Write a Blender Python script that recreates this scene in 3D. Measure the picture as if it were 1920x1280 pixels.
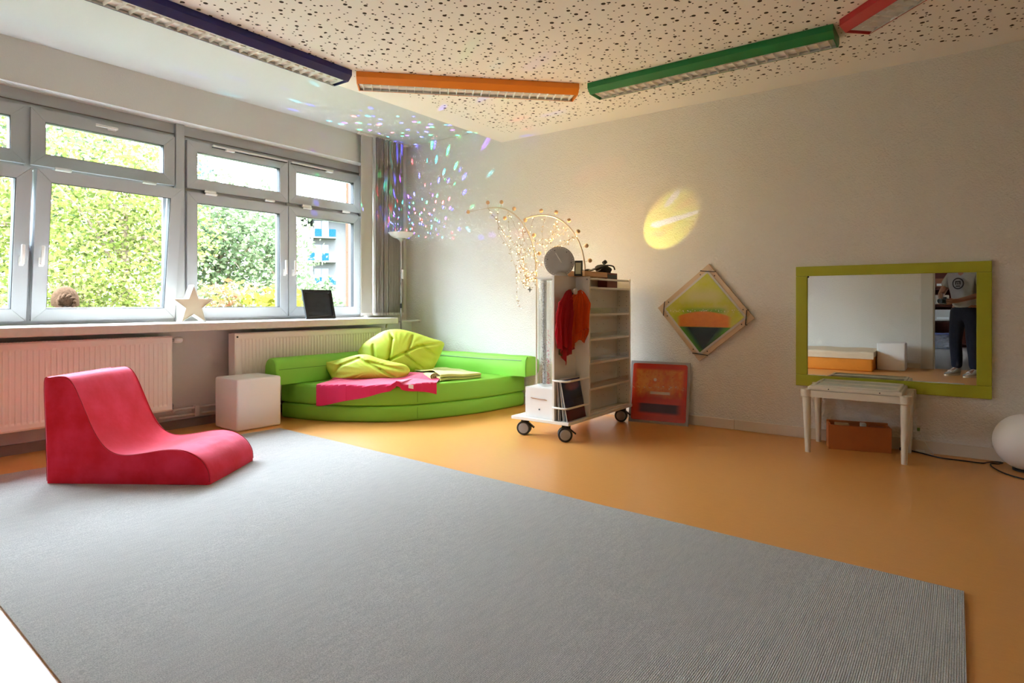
import bpy, bmesh, math, random
import numpy as np
from mathutils import Vector, Matrix

random.seed(7)
for o in list(bpy.data.objects):
    bpy.data.objects.remove(o, do_unlink=True)
S = bpy.context.scene
COL = S.collection
PI = math.pi

# ------------------------------------------------------------------ camera
cd = bpy.data.cameras.new('camera')
cam = bpy.data.objects.new('camera', cd)
COL.objects.link(cam)
cam.location = (0, 0, 1.0)
cam.rotation_euler = (PI / 2, 0, math.radians(36.333))
cd.sensor_width = 36.0
cd.lens = 1148.74 / 1920 * 36.0
cd.shift_y = -72.14 / 1920
cd.clip_start = 0.02
cd.clip_end = 400
S.camera = cam

# ------------------------------------------------------------------ sky, sun, exposure
wd = bpy.data.worlds.new('sky')
S.world = wd
wd.use_nodes = True
bg = wd.node_tree.nodes['Background']
bg.inputs['Color'].default_value = (0.82, 0.955, 1.12, 1)
# overcast sky: the zenith is brighter than the horizon, the same all the way round
wt = wd.node_tree
w_tc = wt.nodes.new('ShaderNodeTexCoord')
w_xyz = wt.nodes.new('ShaderNodeSeparateXYZ')
wt.links.new(w_tc.outputs['Generated'], w_xyz.inputs[0])
w_m = wt.nodes.new('ShaderNodeMath')
w_m.operation = 'MULTIPLY_ADD'
w_m.use_clamp = False
wt.links.new(w_xyz.outputs['Z'], w_m.inputs[0])
w_m.inputs[1].default_value = 14.0
w_m.inputs[2].default_value = 8.0
w_x = wt.nodes.new('ShaderNodeMath')
w_x.operation = 'MAXIMUM'
wt.links.new(w_m.outputs[0], w_x.inputs[0])
w_x.inputs[1].default_value = 4.0
wt.links.new(w_x.outputs[0], bg.inputs['Strength'])
sd = bpy.data.lights.new('sun', 'SUN')
sd.energy = 4.0
sd.angle = math.radians(3)
sd.color = (1.0, 0.95, 0.84)
sun = bpy.data.objects.new('sun', sd)
COL.objects.link(sun)
sun.rotation_euler = (math.radians(20), math.radians(38), 0)     # from behind the building: lights the trees, not the room
# sky-sampling portals in the two window openings: they give off no light of their own, they only guide where rays look for the sky
for y0_, y1_ in ((0.446, 2.437), (2.508, 4.372)):
    pd = bpy.data.lights.new('sky_portal', 'AREA')
    pd.shape = 'RECTANGLE'
    pd.size, pd.size_y = y1_ - y0_, 1.64
    pd.cycles.is_portal = True
    po = bpy.data.objects.new('sky_portal', pd)
    COL.objects.link(po)
    po.location = (-5.40, (y0_ + y1_) / 2, 1.667)
    po.rotation_euler = (PI / 2, 0, -PI / 2)
vs = S.view_settings
vs.view_transform = 'Standard'
vs.look = 'None'
vs.gamma = 1.0
vs.use_curve_mapping = False
vs.exposure = 2.08
S.cycles.max_bounces = 6
S.cycles.diffuse_bounces = 5
S.cycles.glossy_bounces = 3
S.cycles.use_adaptive_sampling = True
S.cycles.adaptive_threshold = 0.05
S.cycles.adaptive_min_samples = 24
S.cycles.transparent_max_bounces = 12
S.cycles.sample_clamp_indirect = 6.0
S.cycles.caustics_reflective = False
S.cycles.caustics_refractive = False


# ------------------------------------------------------------------ materials
def lin(c):
    return tuple(((v / 255) / 12.92 if v / 255 <= 0.04045 else ((v / 255 + 0.055) / 1.055) ** 2.4) for v in c)


class NT:
    """small helper for building node trees"""
    def __init__(s, name):
        s.m = bpy.data.materials.new(name)
        s.m.use_nodes = True
        s.t = s.m.node_tree
        s.p = s.t.nodes['Principled BSDF']
        s.out = s.t.nodes['Material Output']

    def n(s, kind, **kw):
        nd = s.t.nodes.new(kind)
        for k, v in kw.items():
            setattr(nd, k, v)
        return nd

    def link(s, a, b):
        s.t.links.new(a, b)

    def put(s, sock, v):
        if hasattr(v, 'is_linked') or isinstance(v, bpy.types.NodeSocket):
            s.link(v, sock)
        elif isinstance(v, (tuple, list)) and len(v) == 3 and sock.type == 'RGBA':
            sock.default_value = (*v, 1)
        else:
            sock.default_value = v

    def math(s, op, a, b=0.0, c=None):
        nd = s.n('ShaderNodeMath', operation=op)
        s.put(nd.inputs[0], a)
        s.put(nd.inputs[1], b)
        if c is not None:
            s.put(nd.inputs[2], c)
        return nd.outputs[0]

    def step(s, x, a, b):
        nd = s.n('ShaderNodeMapRange', interpolation_type='SMOOTHSTEP')
        s.put(nd.inputs[0], x)
        nd.inputs[1].default_value = a
        nd.inputs[2].default_value = b
        return nd.outputs[0]

    def mix(s, f, a, b):
        nd = s.n('ShaderNodeMix', data_type='RGBA')
        s.put(nd.inputs[0], f)
        s.put(nd.inputs[6], a)
        s.put(nd.inputs[7], b)
        return nd.outputs[2]

    def co(s, which='Object'):
        return s.n('ShaderNodeTexCoord').outputs[which]

    def xyz(s, v):
        nd = s.n('ShaderNodeSeparateXYZ')
        s.link(v, nd.inputs[0])
        return nd.outputs

    def noise(s, v, scale, detail=3.0, rough=0.55, color=False):
        nd = s.n('ShaderNodeTexNoise')
        s.link(v, nd.inputs['Vector'])
        nd.inputs['Scale'].default_value = scale
        nd.inputs['Detail'].default_value = detail
        nd.inputs['Roughness'].default_value = rough
        return nd.outputs['Color' if color else 'Fac']

    def vor(s, v, scale, out='Distance', rnd=1.0, feature='F1'):
        nd = s.n('ShaderNodeTexVoronoi', feature=feature)
        s.link(v, nd.inputs['Vector'])
        nd.inputs['Scale'].default_value = scale
        nd.inputs['Randomness'].default_value = rnd
        return nd.outputs[out]

    def scale(s, v, f):
        nd = s.n('ShaderNodeVectorMath', operation='MULTIPLY')
        s.link(v, nd.inputs[0])
        nd.inputs[1].default_value = f
        return nd.outputs[0]

    def bump(s, h, strength=0.3, dist=0.01):
        nd = s.n('ShaderNodeBump')
        nd.inputs['Strength'].default_value = strength
        nd.inputs['Distance'].default_value = dist
        s.link(h, nd.inputs['Height'])
        s.link(nd.outputs[0], s.p.inputs['Normal'])

    def base(s, c):
        s.put(s.p.inputs['Base Color'], c)


def M(name, rgb, rough=0.55, metal=0.0, bump=None, var=None, spec=0.5, sheen=0.0, emit=None, sub=0.0):
    """rgb 0-255 sRGB; bump=(scale, strength, distance); var=(scale, amount)"""
    t = NT(name)
    c = lin(rgb)
    p = t.p
    p.inputs['Roughness'].default_value = rough
    p.inputs['Metallic'].default_value = metal
    p.inputs['Specular IOR Level'].default_value = spec
    if sheen:
        p.inputs['Sheen Weight'].default_value = sheen
        p.inputs['Sheen Roughness'].default_value = 0.4
    if var:
        f = t.noise(t.co(), var[0], 4)
        a = var[1]
        t.base(t.mix(f, tuple(min(1, v * (1 - a)) for v in c), tuple(min(1, v * (1 + a)) for v in c)))
    else:
        t.base(c)
    if bump:
        t.bump(t.noise(t.co(), bump[0], 3), bump[1], bump[2])
    if emit:
        p.inputs['Emission Color'].default_value = (*lin(emit[0]), 1)
        p.inputs['Emission Strength'].default_value = emit[1]
    if sub:
        p.inputs['Subsurface Weight'].default_value = sub
        p.inputs['Subsurface Radius'].default_value = (0.05, 0.05, 0.05)
    return t.m


# ------------------------------------------------------------------ geometry helpers
def tag(o, label=None, cat=None, group=None, kind=None):
    if label: o['label'] = label
    if cat: o['category'] = cat
    if group: o['group'] = group
    if kind: o['kind'] = kind
    return o


def thing(name, loc, label=None, cat=None, group=None, kind=None, rz=0.0):
    o = bpy.data.objects.new(name, None)
    o.empty_display_size = 0.1
    COL.objects.link(o)
    o.location = loc
    o.rotation_euler = (0, 0, rz)
    return tag(o, label, cat, group, kind)


def root_offset(p):
    v = Vector((0, 0, 0))
    while p is not None:
        v = v + p.location
        p = p.parent
    return v


class B:
    """collects shapes; build() links them as one mesh object"""
    def __init__(s):
        s.v = []
        s.f = []

    def add(s, v, f):
        k = len(s.v)
        s.v += [tuple(q) for q in v]
        s.f += [tuple(i + k for i in q) for q in f]
        return s

    def bm(s, bm):
        bm.verts.index_update()
        s.add([q.co for q in bm.verts], [[q.index for q in f.verts] for f in bm.faces])
        bm.free()
        return s

    def box(s, x0, x1, y0, y1, z0, z1, r=0.0, seg=2):
        x0, x1 = min(x0, x1), max(x0, x1)
        y0, y1 = min(y0, y1), max(y0, y1)
        z0, z1 = min(z0, z1), max(z0, z1)
        v = [(x0, y0, z0), (x1, y0, z0), (x1, y1, z0), (x0, y1, z0), (x0, y0, z1), (x1, y0, z1), (x1, y1, z1), (x0, y1, z1)]
        f = [(0, 3, 2, 1), (4, 5, 6, 7), (0, 1, 5, 4), (1, 2, 6, 5), (2, 3, 7, 6), (3, 0, 4, 7)]
        if r <= 0:
            return s.add(v, f)
        bm = bmesh.new()
        vs_ = [bm.verts.new(q) for q in v]
        for q in f:
            bm.faces.new([vs_[i] for i in q])
        bmesh.ops.bevel(bm, geom=list(bm.edges), offset=r, segments=seg, profile=0.5, affect='EDGES')
        return s.bm(bm)

    def hexa(s, lo, hi):
        """lo, hi: four points each, same winding"""
        return s.add(list(lo) + list(hi), [(3, 2, 1, 0), (4, 5, 6, 7), (0, 1, 5, 4), (1, 2, 6, 5), (2, 3, 7, 6), (3, 0, 4, 7)])

    def cyl(s, a, b, r0, r1=None, n=16, caps=True):
        r1 = r0 if r1 is None else r1
        return s.tube([a, b], [r0, r1], n, caps)

    def tube(s, pts, r, n=8, caps=True, closed=False):
        pts = [Vector(p) for p in pts]
        m = len(pts)
        rs = r if isinstance(r, (list, tuple)) else [r] * m
        k = len(s.v)
        up = None
        for i, p in enumerate(pts):
            if closed:
                d = pts[(i + 1) % m] - pts[i - 1]
            else:
                d = pts[min(i + 1, m - 1)] - pts[max(i - 1, 0)]
            if d.length < 1e-9:
                d = Vector((0, 0, 1))
            d.normalize()
            if up is None:
                up = Vector((0, 0, 1)) if abs(d.z) < 0.9 else Vector((1, 0, 0))
            a = up - d * up.dot(d)
            if a.length < 1e-6:
                a = Vector((1, 0, 0)) - d * d.x
            a.normalize()
            up = a
            b = d.cross(a)
            for j in range(n):
                t = 2 * PI * j / n
                s.v.append(tuple(p + (a * math.cos(t) + b * math.sin(t)) * rs[i]))
        for i in range(m if closed else m - 1):
            i2 = (i + 1) % m
            for j in range(n):
                s.f.append((k + i * n + j, k + i * n + (j + 1) % n, k + i2 * n + (j + 1) % n, k + i2 * n + j))
        if caps and not closed:
            s.f.append(tuple(k + j for j in reversed(range(n))))
            s.f.append(tuple(k + (m - 1) * n + j for j in range(n)))
        return s

    def lathe(s, c, prof, n=32, axis='z'):
        """prof: (radius, height) list"""
        k = len(s.v)
        for r, h in prof:
            for j in range(n):
                t = 2 * PI * j / n
                a, b = r * math.cos(t), r * math.sin(t)
                q = (a, b, h) if axis == 'z' else ((h, a, b) if axis == 'x' else (a, h, b))
                s.v.append((c[0] + q[0], c[1] + q[1], c[2] + q[2]))
        for i in range(len(prof) - 1):
            for j in range(n):
                q = (k + i * n + j, k + i * n + (j + 1) % n, k + (i + 1) * n + (j + 1) % n, k + (i + 1) * n + j)
                s.f.append(q if axis != 'y' else tuple(reversed(q)))
        return s

    def ball(s, c, r, n=12, sc=(1, 1, 1)):
        bm = bmesh.new()
        bmesh.ops.create_uvsphere(bm, u_segments=n, v_segments=max(6, n * 2 // 3), radius=r)
        for v in bm.verts:
            v.co = Vector((v.co.x * sc[0] + c[0], v.co.y * sc[1] + c[1], v.co.z * sc[2] + c[2]))
        return s.bm(bm)

    def prism(s, poly, h0, h1, fn=None):
        """poly: (a, b) list; fn(a, b, h) -> point"""
        fn = fn or (lambda a, b, h: (a, b, h))
        n = len(poly)
        v = [fn(a, b, h0) for a, b in poly] + [fn(a, b, h1) for a, b in poly]
        f = [tuple(reversed(range(n))), tuple(range(n, 2 * n))]
        f += [(i, (i + 1) % n, (i + 1) % n + n, i + n) for i in range(n)]
        return s.add(v, f)

    def grid(s, nu, nv, fn, thick=None):
        """sheet of nu x nv points; thick: vector-valued fn offset for a second side"""
        P = [[Vector(fn(i / (nu - 1), j / (nv - 1))) for j in range(nv)] for i in range(nu)]
        k = len(s.v)
        for row in P:
            s.v += [tuple(q) for q in row]
        for i in range(nu - 1):
            for j in range(nv - 1):
                a = k + i * nv + j
                s.f.append((a, a + nv, a + nv + 1, a + 1))
        if thick:
            N = []
            for i in range(nu):
                for j in range(nv):
                    du = P[min(i + 1, nu - 1)][j] - P[max(i - 1, 0)][j]
                    dv = P[i][min(j + 1, nv - 1)] - P[i][max(j - 1, 0)]
                    q = du.cross(dv)
                    N.append(q.normalized() if q.length > 1e-12 else Vector((0, 0, 1)))
            k2 = len(s.v)
            for i in range(nu):
                for j in range(nv):
                    s.v.append(tuple(P[i][j] - N[i * nv + j] * thick))
            for i in range(nu - 1):
                for j in range(nv - 1):
                    a = k2 + i * nv + j
                    s.f.append((a, a + 1, a + nv + 1, a + nv))
            edge = [(0, j) for j in range(nv)] + [(i, nv - 1) for i in range(1, nu)] + [(nu - 1, j) for j in range(nv - 2, -1, -1)] + [(i, 0) for i in range(nu - 2, 0, -1)]
            for e in range(len(edge)):
                a, b = edge[e], edge[(e + 1) % len(edge)]
                ia, ib = a[0] * nv + a[1], b[0] * nv + b[1]
                s.f.append((k + ia, k + ib, k2 + ib, k2 + ia))
        return s

    def build(s, name, mat, parent=None, world=True, smooth=False, angle=None):
        me = bpy.data.meshes.new(name)
        off = root_offset(parent) if (parent is not None and world) else Vector((0, 0, 0))
        me.from_pydata([(q[0] - off.x, q[1] - off.y, q[2] - off.z) for q in s.v], [], s.f)
        bm = bmesh.new()
        bm.from_mesh(me)
        bmesh.ops.recalc_face_normals(bm, faces=bm.faces)
        if smooth:
            a = math.radians(angle or 40)
            for f in bm.faces:
                f.smooth = True
            for e in bm.edges:
                if len(e.link_faces) == 2 and e.calc_face_angle(0) > a:
                    e.smooth = False
        bm.to_mesh(me)
        bm.free()
        mats = mat if isinstance(mat, (list, tuple)) else [mat]
        for m_ in mats:
            me.materials.append(m_)
        o = bpy.data.objects.new(name, me)
        COL.objects.link(o)
        if parent is not None:
            o.parent = parent
        return o


def struct(o):
    o['kind'] = 'structure'
    return o


def spline(pts, n):
    """Catmull-Rom through pts, n samples per span"""
    pts = [Vector(p) for p in pts]
    out = []
    for i in range(len(pts) - 1):
        p0, p1, p2, p3 = pts[max(i - 1, 0)], pts[i], pts[i + 1], pts[min(i + 2, len(pts) - 1)]
        for k in range(n):
            t = k / n
            out.append(0.5 * ((2 * p1) + (p2 - p0) * t + (2 * p0 - 5 * p1 + 4 * p2 - p3) * t * t + (3 * p1 - p0 - 3 * p2 + p3) * t ** 3))
    out.append(pts[-1])
    return out


def copy_tree(o, parent=None):
    c = o.copy()
    COL.objects.link(c)
    c.parent = parent
    for ch in [q for q in o.children]:
        copy_tree(ch, c)
    return c
# ------------------------------------------------------------------ materials of the setting
def wall_paper(name, rgb, sc=95, st=0.85):
    t = NT(name)
    v = t.co()
    t.base(t.mix(t.noise(v, 2.0, 2), tuple(c * 0.97 for c in lin(rgb)), lin(rgb)))
    t.p.inputs['Roughness'].default_value = 0.8
    t.p.inputs['Specular IOR Level'].default_value = 0.25
    h = t.math('ADD', t.noise(v, sc, 4, 0.6), t.math('MULTIPLY', t.vor(v, sc * 0.8), 0.35))
    t.bump(h, st, 0.009)
    return t.m


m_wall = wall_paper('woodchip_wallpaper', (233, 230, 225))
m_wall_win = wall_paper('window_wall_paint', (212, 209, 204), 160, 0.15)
m_strip = M('ceiling_white', (205, 207, 206), 0.8, bump=(60, 0.05, 0.005), spec=0.2)
m_sill = M('sill_stone', (214, 206, 196), 0.35, var=(30, 0.10), bump=(80, 0.05, 0.002))
m_upvc = M('white_plastic_frame', (178, 181, 184), 0.35, var=(2.5, 0.03))
m_gasket = M('black_gasket', (28, 30, 34), 0.6)
m_metal = M('grey_metal', (150, 152, 155), 0.35, metal=0.8)
m_base_b = M('cream_baseboard', (222, 210, 194), 0.5, var=(6, 0.04))
m_base_l = M('grey_baseboard', (138, 130, 126), 0.55, var=(7, 0.15))
m_black = M('black_plastic', (24, 25, 28), 0.45)
m_white = M('white_plastic', (232, 231, 228), 0.4)

# floor: orange linoleum with marbled flecks
t = NT('orange_linoleum')
v = t.co()
f1 = t.noise(t.scale(v, (1, 6, 1)), 14, 6, 0.65)
f2 = t.noise(v, 160, 3)
c = t.mix(f1, lin((222, 152, 78)), lin((234, 170, 96)))
c = t.mix(t.math('MULTIPLY', f2, 0.25), c, lin((176, 112, 56)))
t.base(c)
t.p.inputs['Roughness'].default_value = 0.31
t.p.inputs['Specular IOR Level'].default_value = 0.55
t.bump(t.noise(v, 25, 3), 0.06, 0.003)
m_floor = t.m

# acoustic board: scattered large and small drilled holes, plain margin along its edges
t = NT('perforated_acoustic_board')
v = t.co()
x, y, z = t.xyz(v)
flat = t.scale(v, (1, 1, 0))
n2 = t.n('ShaderNodeTexVoronoi', feature='F1', voronoi_dimensions='2D')
t.link(flat, n2.inputs['Vector'])
n2.inputs['Scale'].default_value = 11.5
n2.inputs['Randomness'].default_value = 0.85
r = t.xyz(n2.outputs['Color'])[0]
big = t.math('LESS_THAN', n2.outputs['Distance'], t.math('ADD', t.math('MULTIPLY', r, 0.07), 0.075))
n3 = t.n('ShaderNodeTexVoronoi', feature='F1', voronoi_dimensions='2D')
t.link(flat, n3.inputs['Vector'])
n3.inputs['Scale'].default_value = 15
n3.inputs['Randomness'].default_value = 0.9
small = t.math('LESS_THAN', n3.outputs['Distance'], 0.075)
hole = t.math('MAXIMUM', big, small)
inside = t.math('MULTIPLY', t.math('GREATER_THAN', x, -3.53), t.math('LESS_THAN', y, 4.72))
hole = t.math('MULTIPLY', hole, inside)
t.base(t.mix(hole, lin((246, 243, 240)), lin((60, 52, 46))))
t.p.inputs['Roughness'].default_value = 0.85
t.p.inputs['Specular IOR Level'].default_value = 0.15
t.bump(t.math('SUBTRACT', 1.0, hole), 0.6, 0.01)
m_acoustic = t.m

# clear window pane
def clear_sheet(name, tint, f0, rough):
    t = NT(name)
    lw = t.n('ShaderNodeLayerWeight')
    lw.inputs['Blend'].default_value = 0.5
    fac = t.math('ADD', t.math('MULTIPLY', t.math('POWER', lw.outputs['Facing'], 4.0), 0.6), f0)
    tr = t.n('ShaderNodeBsdfTransparent')
    tr.inputs[0].default_value = (*tint, 1)
    gl = t.n('ShaderNodeBsdfGlossy')
    gl.inputs['Roughness'].default_value = rough
    mx = t.n('ShaderNodeMixShader')
    t.link(fac, mx.inputs[0])
    t.link(tr.outputs[0], mx.inputs[1])
    t.link(gl.outputs[0], mx.inputs[2])
    t.link(mx.outputs[0], t.out.inputs[0])
    return t.m


m_glass = clear_sheet('window_glass', (0.965, 0.98, 0.975), 0.02, 0.0)

# ------------------------------------------------------------------ room shell
XL, YB, YF, XR, ZS, ZC = -5.146, 4.95, -1.37, 2.6, 2.788, 2.631
struct(B().box(-5.06, XR + 0.1, YF - 0.1, YB + 0.1, -0.08, 0).build('floor', m_floor))
struct(B().box(-5.6, XR + 0.2, YB, YB + 0.2, -0.3, 3.0).build('wall_back', m_wall))
struct(B().box(XR, XR + 0.2, YF, YB, 0, 3.0).build('wall_right', m_wall))
wl = B()
wl.box(-5.45, -5.06, YF, YB, -0.08, 0.782)
wl.box(-5.45, XL, YF, YB, 2.488, 3.0)
wl.box(-5.45, XL, 4.372, YB, 0.782, 2.488)
wl.box(-5.45, XL, YF, 0.375, 0.782, 2.488)  # unseen stretch closed with solid wall instead of windows, to cut the daylight
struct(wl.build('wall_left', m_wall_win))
wf = B()
DX0, DX1, DZ = -0.36, 0.62, 2.05
wf.box(-5.45, DX0, YF - 0.14, YF, 0, 3.0)
wf.box(DX1, XR + 0.2, YF - 0.14, YF, 0, 3.0)
wf.box(DX0, DX1, YF - 0.14, YF, DZ, 3.0)
struct(wf.build('wall_front', m_wall))
struct(B().box(-5.45, XR + 0.2, YF, YB, ZS, 3.0).build('ceiling', m_strip))
struct(B().box(-3.772, XR, YF, YB, ZC, ZC + 0.03).box(-3.772, -3.745, YF, YB, ZC + 0.031, ZS).build('ceiling_board', m_acoustic))
struct(B().box(-5.29, -4.764, YF, 4.47, 0.784, 0.8456, r=0.006).build('window_sill', m_sill))
o = B().box(-5.06, -5.03, YF, YB, 0, 0.066).build('baseboard_left', m_base_l)
struct(o)
bb = thing('baseboard_back', (-5.0, YB, 0), kind='structure')
xs = [-5.028, -3.45, -1.452, 0.48, XR]
for a, b in zip(xs, xs[1:]):
    B().box(a + 0.0012, b - 0.0012, YB - 0.016, YB, 0, 0.078, r=0.002, seg=1).build('board', m_base_b, bb)
bf = thing('baseboard_front', (-5.0, YF, 0), kind='structure')
for a, b in ((-5.028, -2.4), (-2.4, -0.52)):
    B().box(a + 0.001, b - 0.001, YF, YF + 0.016, 0, 0.075).build('board', m_base_b, bf)


# ------------------------------------------------------------------ windows
def mitred(b, y0, y1, z0, z1, wy, wz, x0, x1, g=0.0008):
    """frame of four mitred bars around (y0..y1, z0..z1), bars wy / wz wide, from x0 (outside) to x1 (inside)"""
    O = [(y0, z0), (y1, z0), (y1, z1), (y0, z1)]
    I = [(y0 + wy, z0 + wz), (y1 - wy, z0 + wz), (y1 - wy, z1 - wz), (y0 + wy, z1 - wz)]
    for k in range(4):
        q = [O[k], O[(k + 1) % 4], I[(k + 1) % 4], I[k]]
        cy, cz = sum(p[0] for p in q) / 4, sum(p[1] for p in q) / 4
        q = [(p[0] + (cy - p[0]) * g / 0.3, p[1] + (cz - p[1]) * g / 0.3) for p in q]
        b.hexa([(x0, *p) for p in q], [(x1, *p) for p in q])
    return b


XF = -5.28        # room side of the fixed frame; sashes stand proud of it


def sash(win, y0, y1, z0, z1, wy=0.085, wz=0.085, tilt=0.0, handle=None, bar=None, hinges=()):
    loc = Vector((XF + 0.005, (y0 + y1) / 2, z0))
    b = B()
    h = z1 - z0
    a, w = -(y1 - y0) / 2, (y1 - y0) / 2
    mitred(b, a, w, 0, h, wy, wz, -0.055, 0.026)
    s = b.build('sash', m_upvc, win, world=False)
    s.location = loc - win.location
    s.rotation_euler = (0, tilt, 0)
    B().box(-0.02, -0.008, a + wy - 0.012, w - wy + 0.012, wz - 0.012, h - wz + 0.012).build('pane', m_glass, s, world=False)
    k = B()
    mitred(k, a + wy - 0.002, w - wy + 0.002, wz - 0.002, h - wz + 0.002, 0.006, 0.006, -0.024, 0.02, 0)
    k.build('gasket', m_gasket, s, world=False)
    if handle is not None:
        yy, zz, kind = handle
        k = B()
        if kind == 'v':
            k.box(0.026, 0.036, yy - 0.015, yy + 0.015, zz - 0.035, zz + 0.03, r=0.004)
            k.cyl((0.03, yy, zz - 0.01), (0.065, yy, zz - 0.01), 0.010)
            k.box(0.055, 0.072, yy - 0.011, yy + 0.011, zz - 0.022, zz + 0.115, r=0.006)
        else:
            k.box(0.026, 0.034, yy - 0.03, yy + 0.03, zz - 0.014, zz + 0.014, r=0.003)
            k.cyl((0.03, yy + 0.02, zz), (0.06, yy + 0.02, zz), 0.009)
            k.box(0.05, 0.064, yy - 0.12, yy + 0.032, zz - 0.008, zz + 0.012, r=0.005)
        k.build('handle', m_white, s, world=False, smooth=True)
    if bar:
        k = B()
        k.box(0.026, 0.05, bar[0], bar[1], h - 0.018, h - 0.002, r=0.003)
        k.box(0.026, 0.06, bar[2] - 0.04, bar[2] + 0.04, h - 0.035, h - 0.012, r=0.004)
        k.build('opener_bar', m_white, s, world=False)
        B().box(0.026, 0.042, bar[0], bar[1], h - 0.024, h - 0.019).build('opener_rod', m_gasket, s, world=False)
    for yy, zz in hinges:
        k = B()
        k.box(0.022, 0.042, yy - 0.05, yy + 0.05, zz - 0.012, zz + 0.012, r=0.004)
        k.cyl((0.036, yy - 0.05, zz), (0.036, yy + 0.05, zz), 0.009, n=10)
        k.build('hinge', m_white, s, world=False, smooth=True)
    return s


def window_unit(name, cols, y0, y1, tilt, bars, mid):
    w = thing(name, (XF, (y0 + y1) / 2, 0.846), kind='structure')
    f = B()
    f.box(XF - 0.07, XF, y0, y1, 0.846, 0.885)
    f.box(XF - 0.07, XF, y0, y1, 2.372, 2.488)
    f.box(XF - 0.07, XF, y0, cols[0][0] + 0.004, 0.885, 2.372)
    f.box(XF - 0.07, XF, cols[-1][1] - 0.004, y1, 0.885, 2.372)
    for (a, b), (c, d) in zip(cols, cols[1:]):
        f.box(XF - 0.07, XF + 0.012, b - 0.004, c + 0.004, 0.885, 2.372)
    f.box(XF - 0.07, XF, y0, y1, 1.936, 1.974)
    for a, b in cols:
        for z0, z1 in ((0.876, 1.938), (1.970, 2.372)):
            mitred(f, a - 0.02, b + 0.02, z0 - 0.02, z1 + 0.02, 0.075, 0.075, XF - 0.078, XF - 0.056, 0)
    f.build('frame', m_upvc, w)
    B().box(XF, XF + 0.014, y0 + 0.002, y1 - 0.002, 2.402, 2.406).build('frame_joint', m_base_l, w)
    for i, (a, b) in enumerate(cols):
        wd_ = b - a
        hy = wd_ / 2 - 0.042 if i == 0 else -wd_ / 2 + 0.042
        sash(w, a, b, 0.876, 1.938, tilt=tilt, handle=(hy, 0.42, 'v'),
             hinges=[] if tilt else [(-wd_ / 2 + 0.2, 1.066)] if i else [(-wd_ / 2 + 0.2, 1.066)])
        sash(w, a, b, 1.970, 2.372, handle=None if bars else (0.02, 0.36, 'h'),
             bar=(-wd_ * 0.28, wd_ * 0.48, -wd_ * 0.12) if bars and i == 0 else (-wd_ * 0.48, wd_ * 0.08, 0.02) if bars else None,
             hinges=[(-wd_ / 2 + 0.19, -0.008), (wd_ / 2 - 0.2, -0.008)])
    return w


window_unit('window_1', [(2.53, 3.486), (3.496, 4.366)], 2.508, 4.372, 0, True, 3.49)
window_unit('window_2', [(0.458, 1.430), (1.458, 2.430)], 0.446, 2.437, 0.125, False, 1.44)
for i, yy in enumerate((2.4725, 0.4105)):
    struct(B().box(XF - 0.07, XF + 0.035, yy - 0.0355, yy + 0.0355, 0.846, 2.487, r=0.004).build('trim_%d' % (i + 1), m_upvc))
# door leaf opening to the next room: jamb and casing
struct(B().box(DX0 - 0.15, DX0, YF - 0.02, YF + 0.02, 0, DZ + 0.1).box(DX1, DX1 + 0.1, YF, YF + 0.02, 0, DZ + 0.1)
       .box(DX0, DX1, YF, YF + 0.02, DZ, DZ + 0.1).box(DX0, DX0 + 0.02, YF - 0.14, YF, 0, DZ).build('door_1', M('door_casing_grey', (205, 206, 200), 0.5)))
# ------------------------------------------------------------------ rug
t = NT('grey_woven_wool')
v = t.co()
w1 = t.n('ShaderNodeTexWave', wave_type='BANDS', bands_direction='X')
t.link(v, w1.inputs['Vector'])
w1.inputs['Scale'].default_value = 55
w1.inputs['Distortion'].default_value = 2.5
w1.inputs['Detail Scale'].default_value = 4
sp = t.noise(v, 260, 4, 0.7)
st = t.noise(t.scale(v, (30, 5, 1)), 2.2, 4, 0.6)
c = t.mix(t.step(sp, 0.32, 0.68), lin((154, 151, 147)), lin((207, 202, 196)))
c = t.mix(t.math('MULTIPLY', t.step(st, 0.35, 0.7), 0.30), c, lin((146, 145, 144)))
t.base(c)
t.p.inputs['Roughness'].default_value = 0.95
t.p.inputs['Specular IOR Level'].default_value = 0.1
t.p.inputs['Sheen Weight'].default_value = 0.25
t.bump(t.math('ADD', t.math('MULTIPLY', w1.outputs['Fac'], 0.5), sp), 0.55, 0.006)
m_rug = t.m
RUG = [(-4.50, 0.72), (0.02, 0.50), (0.004, 2.622), (-4.37, 2.83)]


def rug_pt(u, vv):
    a = Vector(RUG[0]).lerp(Vector(RUG[1]), u)
    b = Vector(RUG[3]).lerp(Vector(RUG[2]), u)
    p = a.lerp(b, vv)
    e = min(u, 1 - u, vv, 1 - vv)
    return (p.x, p.y, 0.011 - 0.003 * max(0, 1 - e / 0.008) + 0.0008 * math.sin(u * 31 + vv * 9))


rg = B().grid(60, 36, rug_pt, thick=0.0105).build('rug', m_rug, smooth=True)
tag(rg, 'large light grey woven rug covering the orange floor', 'rug')

# ------------------------------------------------------------------ radiators
m_rad = M('radiator_enamel', (244, 236, 228), 0.4)


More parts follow.
